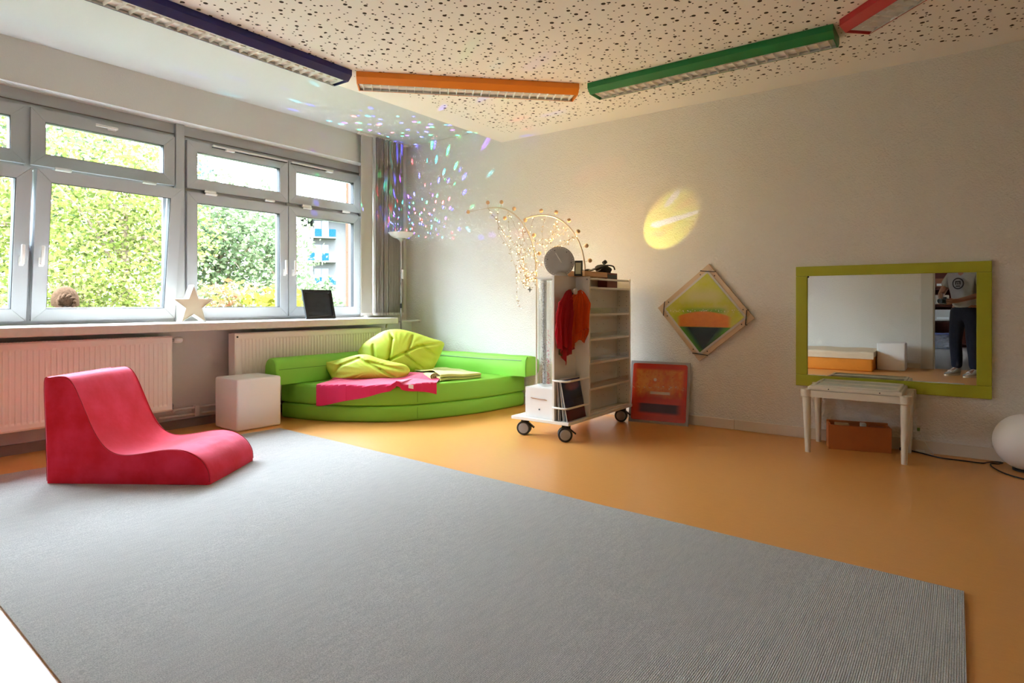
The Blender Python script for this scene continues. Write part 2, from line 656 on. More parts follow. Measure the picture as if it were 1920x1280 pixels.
def radiator(loc, label, valve_side, length):
    r = thing('radiator', loc, label, 'radiator', 'white panel radiators under the sill')
    z0, z1, D = 0.173, 0.7456, 0.10
    y0, y1 = -length / 2, length / 2
    b = B()
    n = int(length / 0.0333)
    prof = []
    for k in range(n):
        c_ = y0 + 0.03 + (y1 - y0 - 0.06) * (k + 0.5) / n
        for dy, dx in ((-0.0130, 0), (-0.0085, -0.007), (0.0085, -0.007), (0.0130, 0)):
            prof.append((c_ + dy, dx))
    prof = [(y0, -0.004), (y0 + 0.008, 0)] + prof + [(y1 - 0.008, 0), (y1, -0.004)]
    rows = [(z0, 0.0, -0.006), (z0 + 0.012, 0.0, 0), (z0 + 0.04, 0.0, 0), (z0 + 0.055, 1.0, 0), (z1 - 0.06, 1.0, 0), (z1 - 0.045, 0.0, 0), (z1 - 0.01, 0.0, 0), (z1, 0.0, -0.006)]
    k0 = len(prof)
    vv = [(dx * a + e, y, z - 0.0) for z, a, e in rows for y, dx in prof]
    ff = [(i * k0 + j, i * k0 + j + 1, (i + 1) * k0 + j + 1, (i + 1) * k0 + j) for i in range(len(rows) - 1) for j in range(k0 - 1)]
    b.add(vv, ff)
    b.build('front_panel', m_rad, r, world=False)
    B().box(-D, -0.012, y0 + 0.004, y1 - 0.004, z0 + 0.02, z1 - 0.02).build('convector_core', m_rad, r, world=False)
    g = B()
    g.box(-D - 0.002, -0.004, y0, y1, z1 - 0.006, z1 - 0.003)
    ns = int(length / 0.02)
    for k in range(ns):
        yy = y0 + 0.02 + (y1 - y0 - 0.04) * k / (ns - 1)
        g.box(-D + 0.01, -0.016, yy - 0.003, yy + 0.003, z1 - 0.003, z1 + 0.001)
    g.build('top_grille', m_rad, r, world=False)
    for yy in (y0, y1):
        B().box(-D, -0.004, yy - 0.003, yy + 0.003, z0 + 0.004, z1 - 0.002).build('side_cover', m_rad, r, world=False)
    for yy in (y0 + 0.25, y1 - 0.25):
        B().box(-0.168, -D, yy - 0.02, yy + 0.02, z0 + 0.1, z1 - 0.1).build('wall_bracket', m_rad, r, world=False)
    yv = y1 if valve_side > 0 else y0
    k = B()
    k.cyl((-0.05, yv, 0.711), (-0.05, yv + 0.035, 0.711), 0.012, n=12)
    k.build('valve', m_metal, r, world=False, smooth=True)
    k = B()
    k.lathe((-0.05, yv + 0.035, 0.711), [(0.0, 0), (0.016, 0), (0.022, 0.012), (0.024, 0.03), (0.023, 0.05), (0.017, 0.062), (0.0, 0.063)], 18, 'y')
    k.build('thermostat_knob', m_white, r, world=False, smooth=True)
    k = B()
    k.cyl((-0.05, y1, z0 + 0.035), (-0.05, y1 + 0.03, z0 + 0.035), 0.013, n=12)
    k.cyl((-0.05, y1 + 0.022, z0 + 0.05), (-0.05, y1 + 0.022, z0 + 0.005), 0.011, n=12)
    k.build('lower_valve', m_metal, r, world=False, smooth=True)
    # air-bleed plug on the other upper corner
    B().cyl((0.0, y0 + 0.018, z1 - 0.03), (0.004, y0 + 0.018, z1 - 0.03), 0.008, n=10).build('bleed_plug', m_gasket, r, world=False)
    return r


radiator((-4.885, 1.44, 0), 'white ribbed panel radiator behind the red foam chair', 1, 1.602)
radiator((-4.885, 3.544, 0), 'white ribbed panel radiator behind the green corner sofa', 1, 1.592)
m_pipe = M('painted_pipe', (206, 198, 190), 0.45)
pp = thing('heating_pipe', (-5.0, 2.4, 0.1), 'pair of painted heating pipes low on the wall beside the white cube', 'pipe')
B().tube(spline([(-4.935, 2.263, 0.163), (-4.94, 2.268, 0.158), (-4.97, 2.29, 0.155), (-5.0, 2.35, 0.155), (-5.0, 2.6, 0.155), (-5.0, 4.90, 0.155)], 5), 0.0105, 10).build('upper_pipe', m_pipe, pp, smooth=True)
B().tube(spline([(-5.02, 2.21, 0.105), (-5.0, 2.25, 0.104), (-5.0, 2.5, 0.104), (-5.0, 4.90, 0.104)], 5), 0.0105, 10).build('lower_pipe', m_pipe, pp, smooth=True)
B().box(-5.06, -4.985, 2.475, 2.49, 0.095, 0.166).box(-4.99, -4.98, 2.465, 2.50, 0.09, 0.17).build('pipe_clamp', m_pipe, pp)
pr = thing('riser_pipe', (-4.9, 4.6, 0.79), 'short painted pipe above the sofa running into the corner wall', 'pipe')
B().tube(spline([(-4.925, 4.445, 0.735), (-4.925, 4.455, 0.77), (-4.925, 4.49, 0.795), (-4.925, 4.60, 0.799), (-4.925, 4.948, 0.80)], 5), 0.011, 10).build('pipe', m_pipe, pr, smooth=True)
B().lathe((-4.925, 4.935, 0.80), [(0.011, 0), (0.02, 0), (0.02, 0.012), (0.011, 0.0125)], 16, 'y').build('rosette', m_pipe, pr, smooth=True)

# ------------------------------------------------------------------ vertical blind
m_slat = M('blind_fabric', (190, 186, 178), 0.85, bump=(120, 0.2, 0.002), spec=0.1)
vb = thing('vertical_blind', (-5.07, 4.5, 0.86), 'grey vertical blind drawn together beside the window corner', 'blind')
B().box(-5.095, -5.05, 4.20, 4.88, 2.765, 2.787).build('head_rail', m_white, vb)


def slat(cy, ang, cx=-5.072, w=0.127):
    ca, sa = math.cos(ang), math.sin(ang)
    b = B()

    def fn(u, q):
        e = (u - 0.5) * w
        bow = 0.006 * (1 - (2 * u - 1) ** 2)
        return (cx + ca * e - sa * bow, cy + sa * e + ca * bow, 0.885 + q * 1.88)
    b.grid(5, 2, fn, thick=0.0012)
    o = b.build('slat', m_slat, vb, smooth=True)
    k = B()
    k.hexa([(cx + ca * e - sa * d, cy + sa * e + ca * d, 0.868) for e, d in ((-w / 2, -0.002), (w / 2, -0.002), (w / 2, 0.002), (-w / 2, 0.002))],
           [(cx + ca * e - sa * d, cy + sa * e + ca * d, 0.895) for e, d in ((-w / 2, -0.002), (w / 2, -0.002), (w / 2, 0.002), (-w / 2, 0.002))])
    k.build('weight', m_white, o)


slat(4.292, PI / 2 - 0.06, -5.065, 0.13)
slat(4.325, PI / 2 - 0.35, -5.075, 0.10)
rr = random.Random(3)
for k in range(19):
    slat(4.375 + k * 0.0218, 0.12 + rr.uniform(-0.22, 0.22), -5.075)
ch = B()
for side in (-5.03, -5.12):
    ch.tube([(side, 4.30 + i * 0.05, 0.876 - 0.006 * (i % 2)) for i in range(11)], 0.0018, 5)
ch.build('bead_chain', m_white, vb)

# ------------------------------------------------------------------ corner sofa
m_green = M('green_upholstery', (134, 202, 72), 0.6, bump=(260, 0.12, 0.001), var=(3, 0.05), spec=0.3)
m_green2 = M('green_piping', (88, 150, 40), 0.7)
sofa = thing('corner_sofa', (-4.2, 4.2, 0), 'bright green quarter-round foam corner sofa with two bolsters', 'sofa')
front = [(p.x, p.y) for p in spline([(-4.795, 3.12, 0), (-4.41, 3.195, 0), (-4.05, 3.38, 0), (-3.79, 3.61, 0), (-3.61, 4.0, 0), (-3.50, 4.4, 0), (-3.455, 4.90, 0)], 10)]


def mattress(name, z0, z1, grow, r=0.022):
    cen = Vector((-4.45, 4.45))
    out = []
    poly = front + [(-3.9, 4.905), (-4.4, 4.905), (-4.70, 4.905), (-4.72, 4.5), (-4.795, 4.45), (-4.795, 4.0), (-4.795, 3.5)]
    rings = [(z0, -r), (z0 + r * 0.3, -r * 0.3), (z0 + r, 0), (z1 - r, 0), (z1 - r * 0.3, -r * 0.3), (z1, -r)]
    n = len(poly)
    b = B()
    vv = []
    for z, d in rings:
        for (x, y) in poly:
            q = Vector((x, y)) - cen
            q = q * (1 + (d + grow) / q.length)
            vv.append((cen.x + q.x, cen.y + q.y, z))
    ff = [(i * n + j, i * n + (j + 1) % n, (i + 1) * n + (j + 1) % n, (i + 1) * n + j) for i in range(len(rings) - 1) for j in range(n)]
    ff += [tuple(reversed(range(n))), tuple(range((len(rings) - 1) * n, len(rings) * n))]
    b.add(vv, ff)
    return b.build(name, m_green, sofa, smooth=True, angle=50)


lo = mattress('lower_mattress', 0.0, 0.135, -0.005)
up = mattress('seat_mattress', 0.137, 0.305, 0.0)
# vertical cover seam on the rounded front
sx, sy = front[33]
d = (Vector((sx, sy)) - Vector((-4.45, 4.45))).normalized()
for par, z0, z1 in ((lo, 0.02, 0.115), (up, 0.16, 0.285)):
    off = 0.0 if par is up else -0.005
    B().tube([(sx + d.x * (off - 0.0005), sy + d.y * (off - 0.0005), z0), (sx + d.x * (off - 0.0005), sy + d.y * (off - 0.0005), z1)], 0.0022, 6).build('seam', m_green2, par)


def bolster(name, poly, a0, a1, fn):
    b = B()
    n = len(poly)
    cx = sum(p[0] for p in poly) / n
    cy = sum(p[1] for p in poly) / n
    L = [(a0, 0.90), (a0 + 0.006, 0.97), (a0 + 0.018, 1.0)] + [(a0 + (a1 - a0) * k / 20, 1.0) for k in range(1, 20)] + [(a1 - 0.018, 1.0), (a1 - 0.006, 0.97), (a1, 0.90)]
    vv = [fn(cx + (p[0] - cx) * s_, cy + (p[1] - cy) * s_, a) for a, s_ in L for p in poly]
    ff = [(i * n + j, i * n + (j + 1) % n, (i + 1) * n + (j + 1) % n, (i + 1) * n + j) for i in range(len(L) - 1) for j in range(n)]
    ff += [tuple(reversed(range(n))), tuple(range((len(L) - 1) * n, len(L) * n))]
    b.add(vv, ff)
    return b.build(name, m_green, sofa, smooth=True, angle=42)


# left bolster: rounded top towards the wall, flat face to the seat
pl = [(-4.625, 0.31), (-4.615, 0.43), (-4.625, 0.49), (-4.65, 0.525), (-4.69, 0.538), (-4.73, 0.532), (-4.765, 0.51), (-4.785, 0.47), (-4.79, 0.42), (-4.79, 0.31)]
bl = bolster('bolster', pl, 2.955, 4.60, lambda a, b_, h: (a + 0.02 * math.sin((h - 2.9) * 1.2), h, b_))
B().tube([(-4.614 + 0.02 * math.sin((h - 2.9) * 1.2), h, 0.44) for h in (2.98, 3.3, 3.7, 4.1, 4.5)], 0.002, 6).build('seam', m_green2, bl)
# right bolster along the back wall, rounded back, zip along its top
pr_ = [(4.705, 0.306), (4.70, 0.36), (4.705, 0.46), (4.73, 0.492), (4.78, 0.50), (4.85, 0.488), (4.905, 0.455), (4.925, 0.40), (4.915, 0.345), (4.88, 0.308)]
br = bolster('bolster', pr_, -4.60, -3.285, lambda a, b_, h: (h, a + 0.003 * math.sin(h * 55) * (b_ > 0.45), b_ + 0.002 * math.sin(h * 80)))
B().tube([(x_, 4.7005, 0.458 - 0.004 * math.sin((x_ + 4.4) * 3)) for x_ in [-4.45 + 0.1 * k for k in range(12)]], 0.003, 6).build('zip', M('zip_grey', (150, 170, 150), 0.5), br)
B().tube([(-3.30, 4.703, 0.31), (-3.30, 4.698, 0.36), (-3.30, 4.703, 0.46), (-3.30, 4.73, 0.494)], 0.003, 6).build('seam', m_green2, br)


# ------------------------------------------------------------------ leaf cushion
t = NT('leaf_cushion_fabric')
t.base(t.mix(t.noise(t.co(), 5, 3), lin((186, 212, 50)), lin((208, 228, 90))))
t.p.inputs['Roughness'].default_value = 0.6
t.bump(t.noise(t.co(), 26, 4), 0.25, 0.012)
m_leaf = t.m
E1, E2, E3 = Vector((0.692, 0.722, 0)), Vector((0, 0, 1)), Vector((0.722, -0.692, 0))


def resample(poly, n):
    pts = spline([(p[0], p[1], 0) for p in poly + poly[:1]], 12)
    L = [0]
    for a, b in zip(pts, pts[1:]):
        L.append(L[-1] + (b - a).length)
    out = []
    k = 0
    for i in range(n):
        d_ = L[-1] * i / n
        while L[k + 1] < d_:
            k += 1
        f = (d_ - L[k]) / max(1e-9, L[k + 1] - L[k])
        out.append(pts[k].lerp(pts[k + 1], f))
    return out


def pillow(poly, cen, T, place, veins=(), N=140, K=34, wr=0.006, depth=0.028, sig=0.011):
    out = resample(poly, N)
    c = Vector((cen[0], cen[1], 0))
    b = B()

    def height(q, r):
        h = T * max(0.0, 1 - r ** 2.6) ** 0.6
        for a, e in veins:
            a, e = Vector((*a, 0)), Vector((*e, 0))
            d_ = e - a
            t_ = max(0, min(1, (q - a).dot(d_) / d_.dot(d_)))
            dist = (q - (a + d_ * t_)).length
            h -= depth * math.exp(-(dist / sig) ** 2) * (1 - r ** 6)
        th = math.atan2(q.y - c.y, q.x - c.x)
        h += wr * math.sin(th * 23 + 5 * r) * r ** 3 * (1 - r ** 8)
        return h
    vv, ff = [], []
    for side in (1, -1):
        k0 = len(vv)
        vv.append(place(c.x, c.y, side * height(c, 0) if side > 0 else -T * 0.7))
        for k in range(1, K + 1):
            r = k / K
            for p in out:
                q = c.lerp(p, r)
                h = height(q, r)
                vv.append(place(q.x, q.y, h if side > 0 else -h * 0.7))
        for j in range(N):
            ff.append((k0, k0 + 1 + j, k0 + 1 + (j + 1) % N))
        for k in range(K - 1):
            for j in range(N):
                a = k0 + 1 + k * N
                ff.append((a + j, a + N + j, a + N + (j + 1) % N, a + (j + 1) % N))
    b.add(vv, ff)
    return b


lc = thing('leaf_cushion', (-4.36, 4.08, 0.305), 'lime green leaf-shaped cushion slumped in the sofa corner', 'cushion')
cup = Vector((-4.46, 4.13, 0))


def place_up(a, b_, h):
    # b_ = height above the seat, leans back towards the corner; a across
    p = cup + E1 * a + E3 * (h - 0.16 * (b_ - 0.30) + 0.10) + E2 * b_
    return tuple(p)


upper = [(-0.36, 0.50), (-0.30, 0.60), (-0.19, 0.68), (-0.08, 0.735), (0.05, 0.745), (0.20, 0.71), (0.36, 0.655), (0.475, 0.615), (0.465, 0.55), (0.42, 0.45), (0.35, 0.345), (0.20, 0.315), (0.0, 0.33), (-0.2, 0.36), (-0.33, 0.42)]
ve = [((-0.30, 0.40), (-0.05, 0.46)), ((-0.05, 0.46), (0.22, 0.585)), ((0.22, 0.585), (0.47, 0.615)), ((-0.05, 0.46), (-0.02, 0.66)), ((-0.02, 0.66), (-0.05, 0.73)), ((0.13, 0.55), (0.18, 0.70)),
      ((0.10, 0.53), (0.26, 0.38)), ((0.26, 0.595), (0.41, 0.49)), ((-0.18, 0.43), (-0.20, 0.60))]
pillow(upper, (0.05, 0.52), 0.12, place_up, ve).build('upper_lobe', m_leaf, lc, smooth=True, angle=80)
clo = Vector((-4.28, 3.80, 0))


def place_lo(a, b_, h):
    p = clo + E1 * a + E3 * (h - 0.50 * (b_ - 0.31) + 0.05) + E2 * b_
    return tuple(p)


lower = [(-0.52, 0.475), (-0.44, 0.475), (-0.33, 0.50), (-0.22, 0.525), (-0.12, 0.525), (-0.02, 0.49), (0.10, 0.46), (0.22, 0.43), (0.26, 0.37), (0.18, 0.315), (0.0, 0.312), (-0.18, 0.315), (-0.30, 0.315), (-0.41, 0.315), (-0.45, 0.36)]
ve = [((-0.42, 0.36), (-0.36, 0.44)), ((-0.36, 0.44), (-0.20, 0.50)), ((-0.20, 0.50), (0.0, 0.40)), ((0.0, 0.40), (0.12, 0.33)), ((-0.12, 0.47), (0.2, 0.39))]
pillow(lower, (-0.10, 0.405), 0.095, place_lo, ve, wr=0.010).build('lower_lobe', m_leaf, lc, smooth=True, angle=80)

# ------------------------------------------------------------------ pink throw hanging over the seat edge
m_pink = M('raspberry_fleece', (205, 44, 92), 0.85, bump=(140, 0.3, 0.003), var=(7, 0.10), sheen=0.5, spec=0.15)
cen_s = Vector((-4.45, 4.45))


def seat_edge(frac):
    p = front[int(max(0, min(len(front) - 1, frac * (len(front) - 1))))]
    return Vector(p)


th_back = spline([(-4.56, 3.55, 0), (-4.46, 3.80, 0), (-4.25, 4.00, 0), (-4.02, 4.07, 0), (-3.80, 4.08, 0)], 12)
th_edge = spline([(-4.36, 3.18, 0), (-4.15, 3.29, 0), (-3.93, 3.44, 0), (-3.77, 3.60, 0), (-3.64, 3.86, 0)], 12)
hang = spline([(0.165, 0, 0), (0.125, 0, 0), (0.065, 0, 0), (0.035, 0, 0), (0.085, 0, 0)], 12)


def throw_pt(u, q, lift=0.0):
    i = min(len(th_back) - 1, int(round(u * (len(th_back) - 1))))
    a, e, h = th_back[i], th_edge[i], hang[i].x
    dirv = (e - a).normalized()
    L = (e - a).length
    s_ = q * (L + h + 0.02)
    wave = 0.005 * math.sin(u * 19) * math.sin(q * 5) + 0.010 * max(0, math.sin((u - 0.62) * 20)) * (0.62 < u < 0.78) * q
    fold = 0.05 * math.exp(-((u - 0.70) / 0.035) ** 2) * max(0, q - 0.35)
    back = 0.035 * max(0, 1 - q * 3)
    if s_ < L - 0.01:
        p = a + dirv * s_
        z = 0.312 + wave + fold + back
    else:
        d_ = min(1, (s_ - L + 0.01) / 0.03)
        p = a + dirv * (L + 0.018 * math.sin(d_ * PI / 2) + 0.010 + 0.003 * math.sin(u * 33))
        z = 0.312 + wave + fold - max(0, s_ - L - 0.01)
    return (p.x, p.y, z + lift)


tb = thing('throw_blanket', (-4.1, 3.75, 0.305), 'raspberry pink fleece blanket spread over the sofa front', 'blanket')
B().grid(70, 44, lambda u, q: throw_pt(u, q, 0.004), thick=0.006).build('fleece', m_pink, tb, smooth=True)


def hem(u, q):
    p = Vector(throw_pt(u, q, 0.004))
    return p


hb = B()
hb.tube([hem(0.012 + 0.976 * k / 60, 0.955) + Vector((0.4, -0.6, 0.3)).normalized() * 0.001 for k in range(61)], 0.0022, 6)
hb.build('hem_stitch', M('hem_pink', (180, 30, 76), 0.8), tb, smooth=True)
q0 = hem(0.80, 0.90)
B().hexa([(q0.x + 0.010, q0.y - 0.014, q0.z - 0.022), (q0.x + 0.040, q0.y + 0.014, q0.z - 0.030), (q0.x + 0.043, q0.y + 0.011, q0.z - 0.030), (q0.x + 0.013, q0.y - 0.017, q0.z - 0.022)],
         [(q0.x + 0.010, q0.y - 0.014, q0.z + 0.010), (q0.x + 0.040, q0.y + 0.014, q0.z + 0.002), (q0.x + 0.043, q0.y + 0.011, q0.z + 0.002), (q0.x + 0.013, q0.y - 0.017, q0.z + 0.010)]).build('care_tag', m_white, tb)

# ------------------------------------------------------------------ folded olive blanket
m_olive = M('olive_fleece', (200, 202, 122), 0.9, bump=(120, 0.3, 0.003), var=(8, 0.08), sheen=0.3, spec=0.1)
ob = thing('folded_blanket', (-3.95, 4.25, 0.305), 'folded pale olive blanket lying on the right of the sofa seat', 'blanket')
fb = Vector((-4.42, 4.28, 0))
fu = Vector((0.80, -0.02, 0)) 
A_, B_, C_, D_ = Vector((-4.40, 4.22, 0)), Vector((-3.72, 3.98, 0)), Vector((-3.60, 4.40, 0)), Vector((-4.22, 4.62, 0))
lay = spline([(0.02, 0.010, 0), (0.60, 0.010, 0), (0.97, 0.012, 0), (1.0, 0.022, 0), (0.96, 0.028, 0), (0.5, 0.026, 0), (0.06, 0.030, 0), (0.0, 0.040, 0), (0.05, 0.046, 0), (0.55, 0.044, 0), (0.97, 0.040, 0), (1.01, 0.052, 0), (0.95, 0.060, 0), (0.45, 0.062, 0), (0.0, 0.052, 0)], 7)


def fold_pt(u, q):
    p = lay[min(len(lay) - 1, int(round(u * (len(lay) - 1))))]
    a = A_.lerp(D_, q)
    b_ = B_.lerp(C_, q)
    r_ = a.lerp(b_, p.x)
    hump = 0.030 * math.exp(-((p.x - 0.80) / 0.16) ** 2) * (1 - q) ** 1.5 * (p.y / 0.06)
    return (r_.x, r_.y, 0.302 + p.y * (1.0 - 0.25 * q) + hump + 0.003 * math.sin(9 * q + 12 * p.x))


B().grid(len(lay), 16, fold_pt, thick=0.005).build('fleece', m_olive, ob, smooth=True, angle=75)
ro = B()
rolled = []
for k in range(46):
    a = k / 45
    ang = 2.6 * 2 * PI * a
    rad = 0.010 + 0.030 * a
    rolled.append((rad * math.cos(ang) * 1.5, rad * math.sin(ang) * 0.9))


def roll_pt(u, q):
    p = rolled[min(45, int(round(u * 45)))]
    c0 = Vector((-3.77, 4.0, 0)).lerp(Vector((-3.95, 4.08, 0)), q)
    return (c0.x + p[0] * 0.86, c0.y + p[0] * 0.5, 0.343 + p[1] * (1 - 0.5 * q))


ro.grid(46, 5, roll_pt, thick=0.004)
ro.build('rolled_edge', m_olive, ob, smooth=True, angle=75)
# ------------------------------------------------------------------ red foam chair
t = NT('red_suede')
v = t.co()
nz = t.noise(v, 4.5, 4, 0.6)
t.base(t.mix(t.step(nz, 0.3, 0.75), lin((214, 30, 44)), lin((230, 56, 84))))
t.p.inputs['Roughness'].default_value = 0.9
t.p.inputs['Specular IOR Level'].default_value = 0.15
t.p.inputs['Sheen Weight'].default_value = 0.9
t.p.inputs['Sheen Roughness'].default_value = 0.35
t.p.inputs['Sheen Tint'].default_value = (1.0, 0.55, 0.72, 1)
t.bump(t.noise(v, 60, 3), 0.12, 0.004)
m_red = t.m
chair = thing('foam_chair', (-4.05, 1.19, 0.0), 'low red suede foam lounge chair standing on the rug', 'chair', rz=math.atan2(0.565, 0.825))
prof = [(0.004, 0.012), (-0.004, 0.30), (-0.012, 0.555), (0.02, 0.578), (0.085, 0.586), (0.12, 0.577), (0.148, 0.548), (0.178, 0.49), (0.215, 0.405), (0.262, 0.298), (0.315, 0.215), (0.374, 0.170), (0.445, 0.156), (0.54, 0.166), (0.66, 0.186), (0.75, 0.187), (0.82, 0.166), (0.876, 0.124), (0.908, 0.068), (0.914, 0.014)]
sm = spline([(p[0], p[1], 0) for p in prof], 4)
poly = [(p.x, p.y) for p in sm]
n = len(poly)
cx, cz = 0.36, 0.15
b = B()
LV = [(0.0, 0.975), (0.004, 0.99), (0.012, 1.0)] + [(0.53 * k / 24, 1.0) for k in range(1, 24)] + [(0.518, 1.0), (0.526, 0.99), (0.53, 0.975)]
vv = []
for w_, s_ in LV:
    for i, (a, z) in enumerate(poly):
        bul = 0.004 * math.sin(w_ / 0.53 * PI)
        dip = -0.012 * math.exp(-((a - 0.42) / 0.16) ** 2) * math.sin(w_ / 0.53 * PI) if z > 0.1 and a > 0.2 else 0
        cr = -0.0035 * sum(math.exp(-((a - q - 0.02 * math.sin(w_ * 9 + q * 30)) / 0.006) ** 2) for q in (0.73, 0.775, 0.82, 0.85)) * (0.08 < w_ < 0.50) if z > 0.1 else 0
        z2 = max(0.0, cz + (z - cz) * s_ + dip + cr) if z > 0.02 else z * 0.0 + 0.0005
        vv.append((cx + (a - cx) * s_ + bul * (1 if a > 0.8 else 0), w_, z2 + 0.0115))
ff = [(i * n + j, i * n + (j + 1) % n, (i + 1) * n + (j + 1) % n, (i + 1) * n + j) for i in range(len(LV) - 1) for j in range(n)]
ff += [tuple(reversed(range(n))), tuple(range((len(LV) - 1) * n, len(LV) * n))]
b.add(vv, ff)
b.build('foam_body', m_red, chair, world=False, smooth=True, angle=35)
m_redp = M('red_piping', (184, 24, 42), 0.8)
for w_ in (0.006, 0.524):
    B().tube([(cx + (a - cx) * 0.997, w_, max(0.014, cz + (z - cz) * 0.997 + 0.0115)) for a, z in poly], 0.0026, 6).build('side_seam', m_redp, chair, world=False, smooth=True)

# ------------------------------------------------------------------ white light cubes
m_opal = M('opal_plastic', (246, 245, 247), 0.45, sub=0.15)


def light_cube(loc, size, rz, label, grp):
    c_ = thing('light_cube', loc, label, 'light cube', grp, rz=rz)
    sx_, sy_, sz_ = size
    B().box(0, sx_, 0, sy_, 0.0, sz_, r=0.018, seg=4).build('shell', m_opal, c_, world=False, smooth=True, angle=60)
    B().box(0.002, sx_ - 0.002, 0.002, sy_ - 0.002, sz_ * 0.55, sz_ * 0.55 + 0.0005).build('mould_line', m_opal, c_, world=False)
    return c_


# near bottom edge at (-4.53, 2.56); one face to the camera's right, one to its left
light_cube((-4.868, 2.565, 0.001), (0.355, 0.375, 0.405), math.radians(-2.0), 'white plastic cube seat on the floor beside the green sofa', 'white plastic cubes')

# ------------------------------------------------------------------ star lamp and black frame on the sill
m_cardw = M('star_side_white', (238, 238, 234), 0.6)
m_cardf = M('star_front_card', (216, 198, 172), 0.7, bump=(60, 0.05, 0.002))
star = thing('star_lamp', (-4.99, 2.44, 0.846), 'five-pointed star box with white sides standing on the sill', 'star', rz=math.radians(-2))
pts = []
for k in range(10):
    r_ = 0.165 if k % 2 == 0 else 0.068
    a = PI / 2 + k * PI / 5
    pts.append((r_ * math.cos(a), 0.1335 + r_ * math.sin(a)))
side = B()
n = len(pts)
for k in range(n):
    p, q = pts[k], pts[(k + 1) % n]
    m_ = Vector((0, 0.1335, 0))
    pi_, qi = [Vector((w[0], w[1], 0)).lerp(m_, 0.045) for w in (p, q)]
    side.hexa([(-0.05, p[0], p[1]), (-0.05, q[0], q[1]), (-0.05, qi.x, qi.y), (-0.05, pi_.x, pi_.y)],
              [(0.045, p[0], p[1]), (0.045, q[0], q[1]), (0.045, qi.x, qi.y), (0.045, pi_.x, pi_.y)])
side.build('side_band', m_cardw, star, world=False)
inn = [tuple(Vector((p[0], p[1], 0)).lerp(Vector((0, 0.1335, 0)), 0.05))[:2] for p in pts]
B().prism(inn, 0.028, 0.036, lambda a, b_, h: (h, a, b_)).build('front_panel', m_cardf, star, world=False)
B().prism(inn, -0.04, -0.036, lambda a, b_, h: (h, a, b_)).build('back_panel', m_cardf, star, world=False)

pf = thing('black_picture', (-4.96, 3.66, 0.846), 'small black picture frame with dark pane leaning on the sill', 'picture', rz=math.radians(3))
ln = math.radians(-14)


def lean(x_, y_, z_):
    return (x_ * math.cos(ln) + z_ * math.sin(ln), y_, -x_ * math.sin(ln) + z_ * math.cos(ln))


def lbox(b_, x0, x1, y0, y1, z0, z1):
    q = [(x0, y0), (x1, y0), (x1, y1), (x0, y1)]
    return b_.hexa([lean(a, c_, z0) for a, c_ in q], [lean(a, c_, z1) for a, c_ in q])


W_, H_ = 0.345, 0.285
for y0, y1, z0, z1 in ((-W_ / 2, W_ / 2, 0, 0.028), (-W_ / 2, W_ / 2, H_ - 0.028, H_), (-W_ / 2, -W_ / 2 + 0.028, 0.028, H_ - 0.028), (W_ / 2 - 0.028, W_ / 2, 0.028, H_ - 0.028)):
    lbox(B(), -0.018, 0.0, y0, y1, z0 + 0.005, z1 + 0.005).build('rail', m_black, pf, world=False)
lbox(B(), -0.014, -0.006, -W_ / 2 + 0.02, W_ / 2 - 0.02, 0.02, H_ - 0.02).build('dark_pane', M('dark_pane', (20, 25, 33), 0.25), pf, world=False)
B().hexa([(-0.12, -0.03, 0.0), (-0.115, -0.03, 0.0), (-0.115, 0.03, 0.0), (-0.12, 0.03, 0.0)], [(-0.066, -0.02, 0.2), (-0.061, -0.02, 0.2), (-0.061, 0.02, 0.2), (-0.066, 0.02, 0.2)]).build('easel_back', m_black, pf, world=False)

# ------------------------------------------------------------------ floor lamp with star projector in its bowl
m_lampgrey = M('lamp_grey', (168, 165, 160), 0.4, metal=0.3)
LX, LY = -4.885, 4.622
fl = thing('floor_lamp', (LX, LY, 0), 'slim uplighter floor lamp with white bowl in the room corner', 'floor lamp')
B().lathe((LX, LY, 0), [(0, 0), (0.11, 0), (0.112, 0.012), (0.09, 0.022), (0.02, 0.03), (0.0, 0.031)], 28).build('foot', m_lampgrey, fl, smooth=True)
B().cyl((LX, LY, 0.028), (LX, LY, 1.645), 0.009, n=12).build('pole', m_lampgrey, fl, smooth=True)
B().lathe((LX, LY, 1.63), [(0.009, 0), (0.013, 0.02), (0.026, 0.045), (0.046, 0.062), (0.05, 0.068), (0.0, 0.07)], 24).build('cup', m_lampgrey, fl, smooth=True)
m_bowl = M('opal_bowl', (236, 232, 236), 0.35, sub=0.1)
B().lathe((LX, LY, 1.695), [(0.03, 0.0), (0.075, 0.008), (0.112, 0.027), (0.136, 0.058), (0.140, 0.062), (0.133, 0.060), (0.108, 0.031), (0.072, 0.012), (0.0, 0.006)], 40).build('bowl', m_bowl, fl, smooth=True)
B().box(LX + 0.009, LX + 0.03, LY - 0.008, LY + 0.012, 1.26, 1.36, r=0.004).build('switch_box', m_white, fl)
cab = [(LX + 0.012, LY - 0.014, 1.22), (LX + 0.006, LY - 0.024, 1.14), (LX + 0.028, LY - 0.02, 1.06), (LX + 0.03, LY - 0.02, 1.0), (LX + 0.014, LY - 0.026, 0.93), (LX + 0.02, LY - 0.02, 0.82), (LX + 0.01, LY - 0.02, 0.60), (LX + 0.02, LY - 0.06, 0.30), (LX + 0.03, LY - 0.08, 0.02)]
B().tube(spline(cab, 6), 0.0034, 7).build('cord', M('grey_cord', (96, 94, 92), 0.5), fl, smooth=True)
B().box(LX + 0.014, LX + 0.032, LY - 0.034, LY - 0.016, 0.945, 0.995, r=0.004).build('cord_switch', m_black, fl)
sp_ = thing('star_projector', (LX, LY, 1.703), 'tiny glowing party-light dome sitting in the lamp bowl', 'projector')
B().lathe((LX, LY, 1.7035), [(0.0, 0), (0.036, 0), (0.036, 0.04), (0.0, 0.04)], 20).build('housing', m_white, sp_, smooth=True)
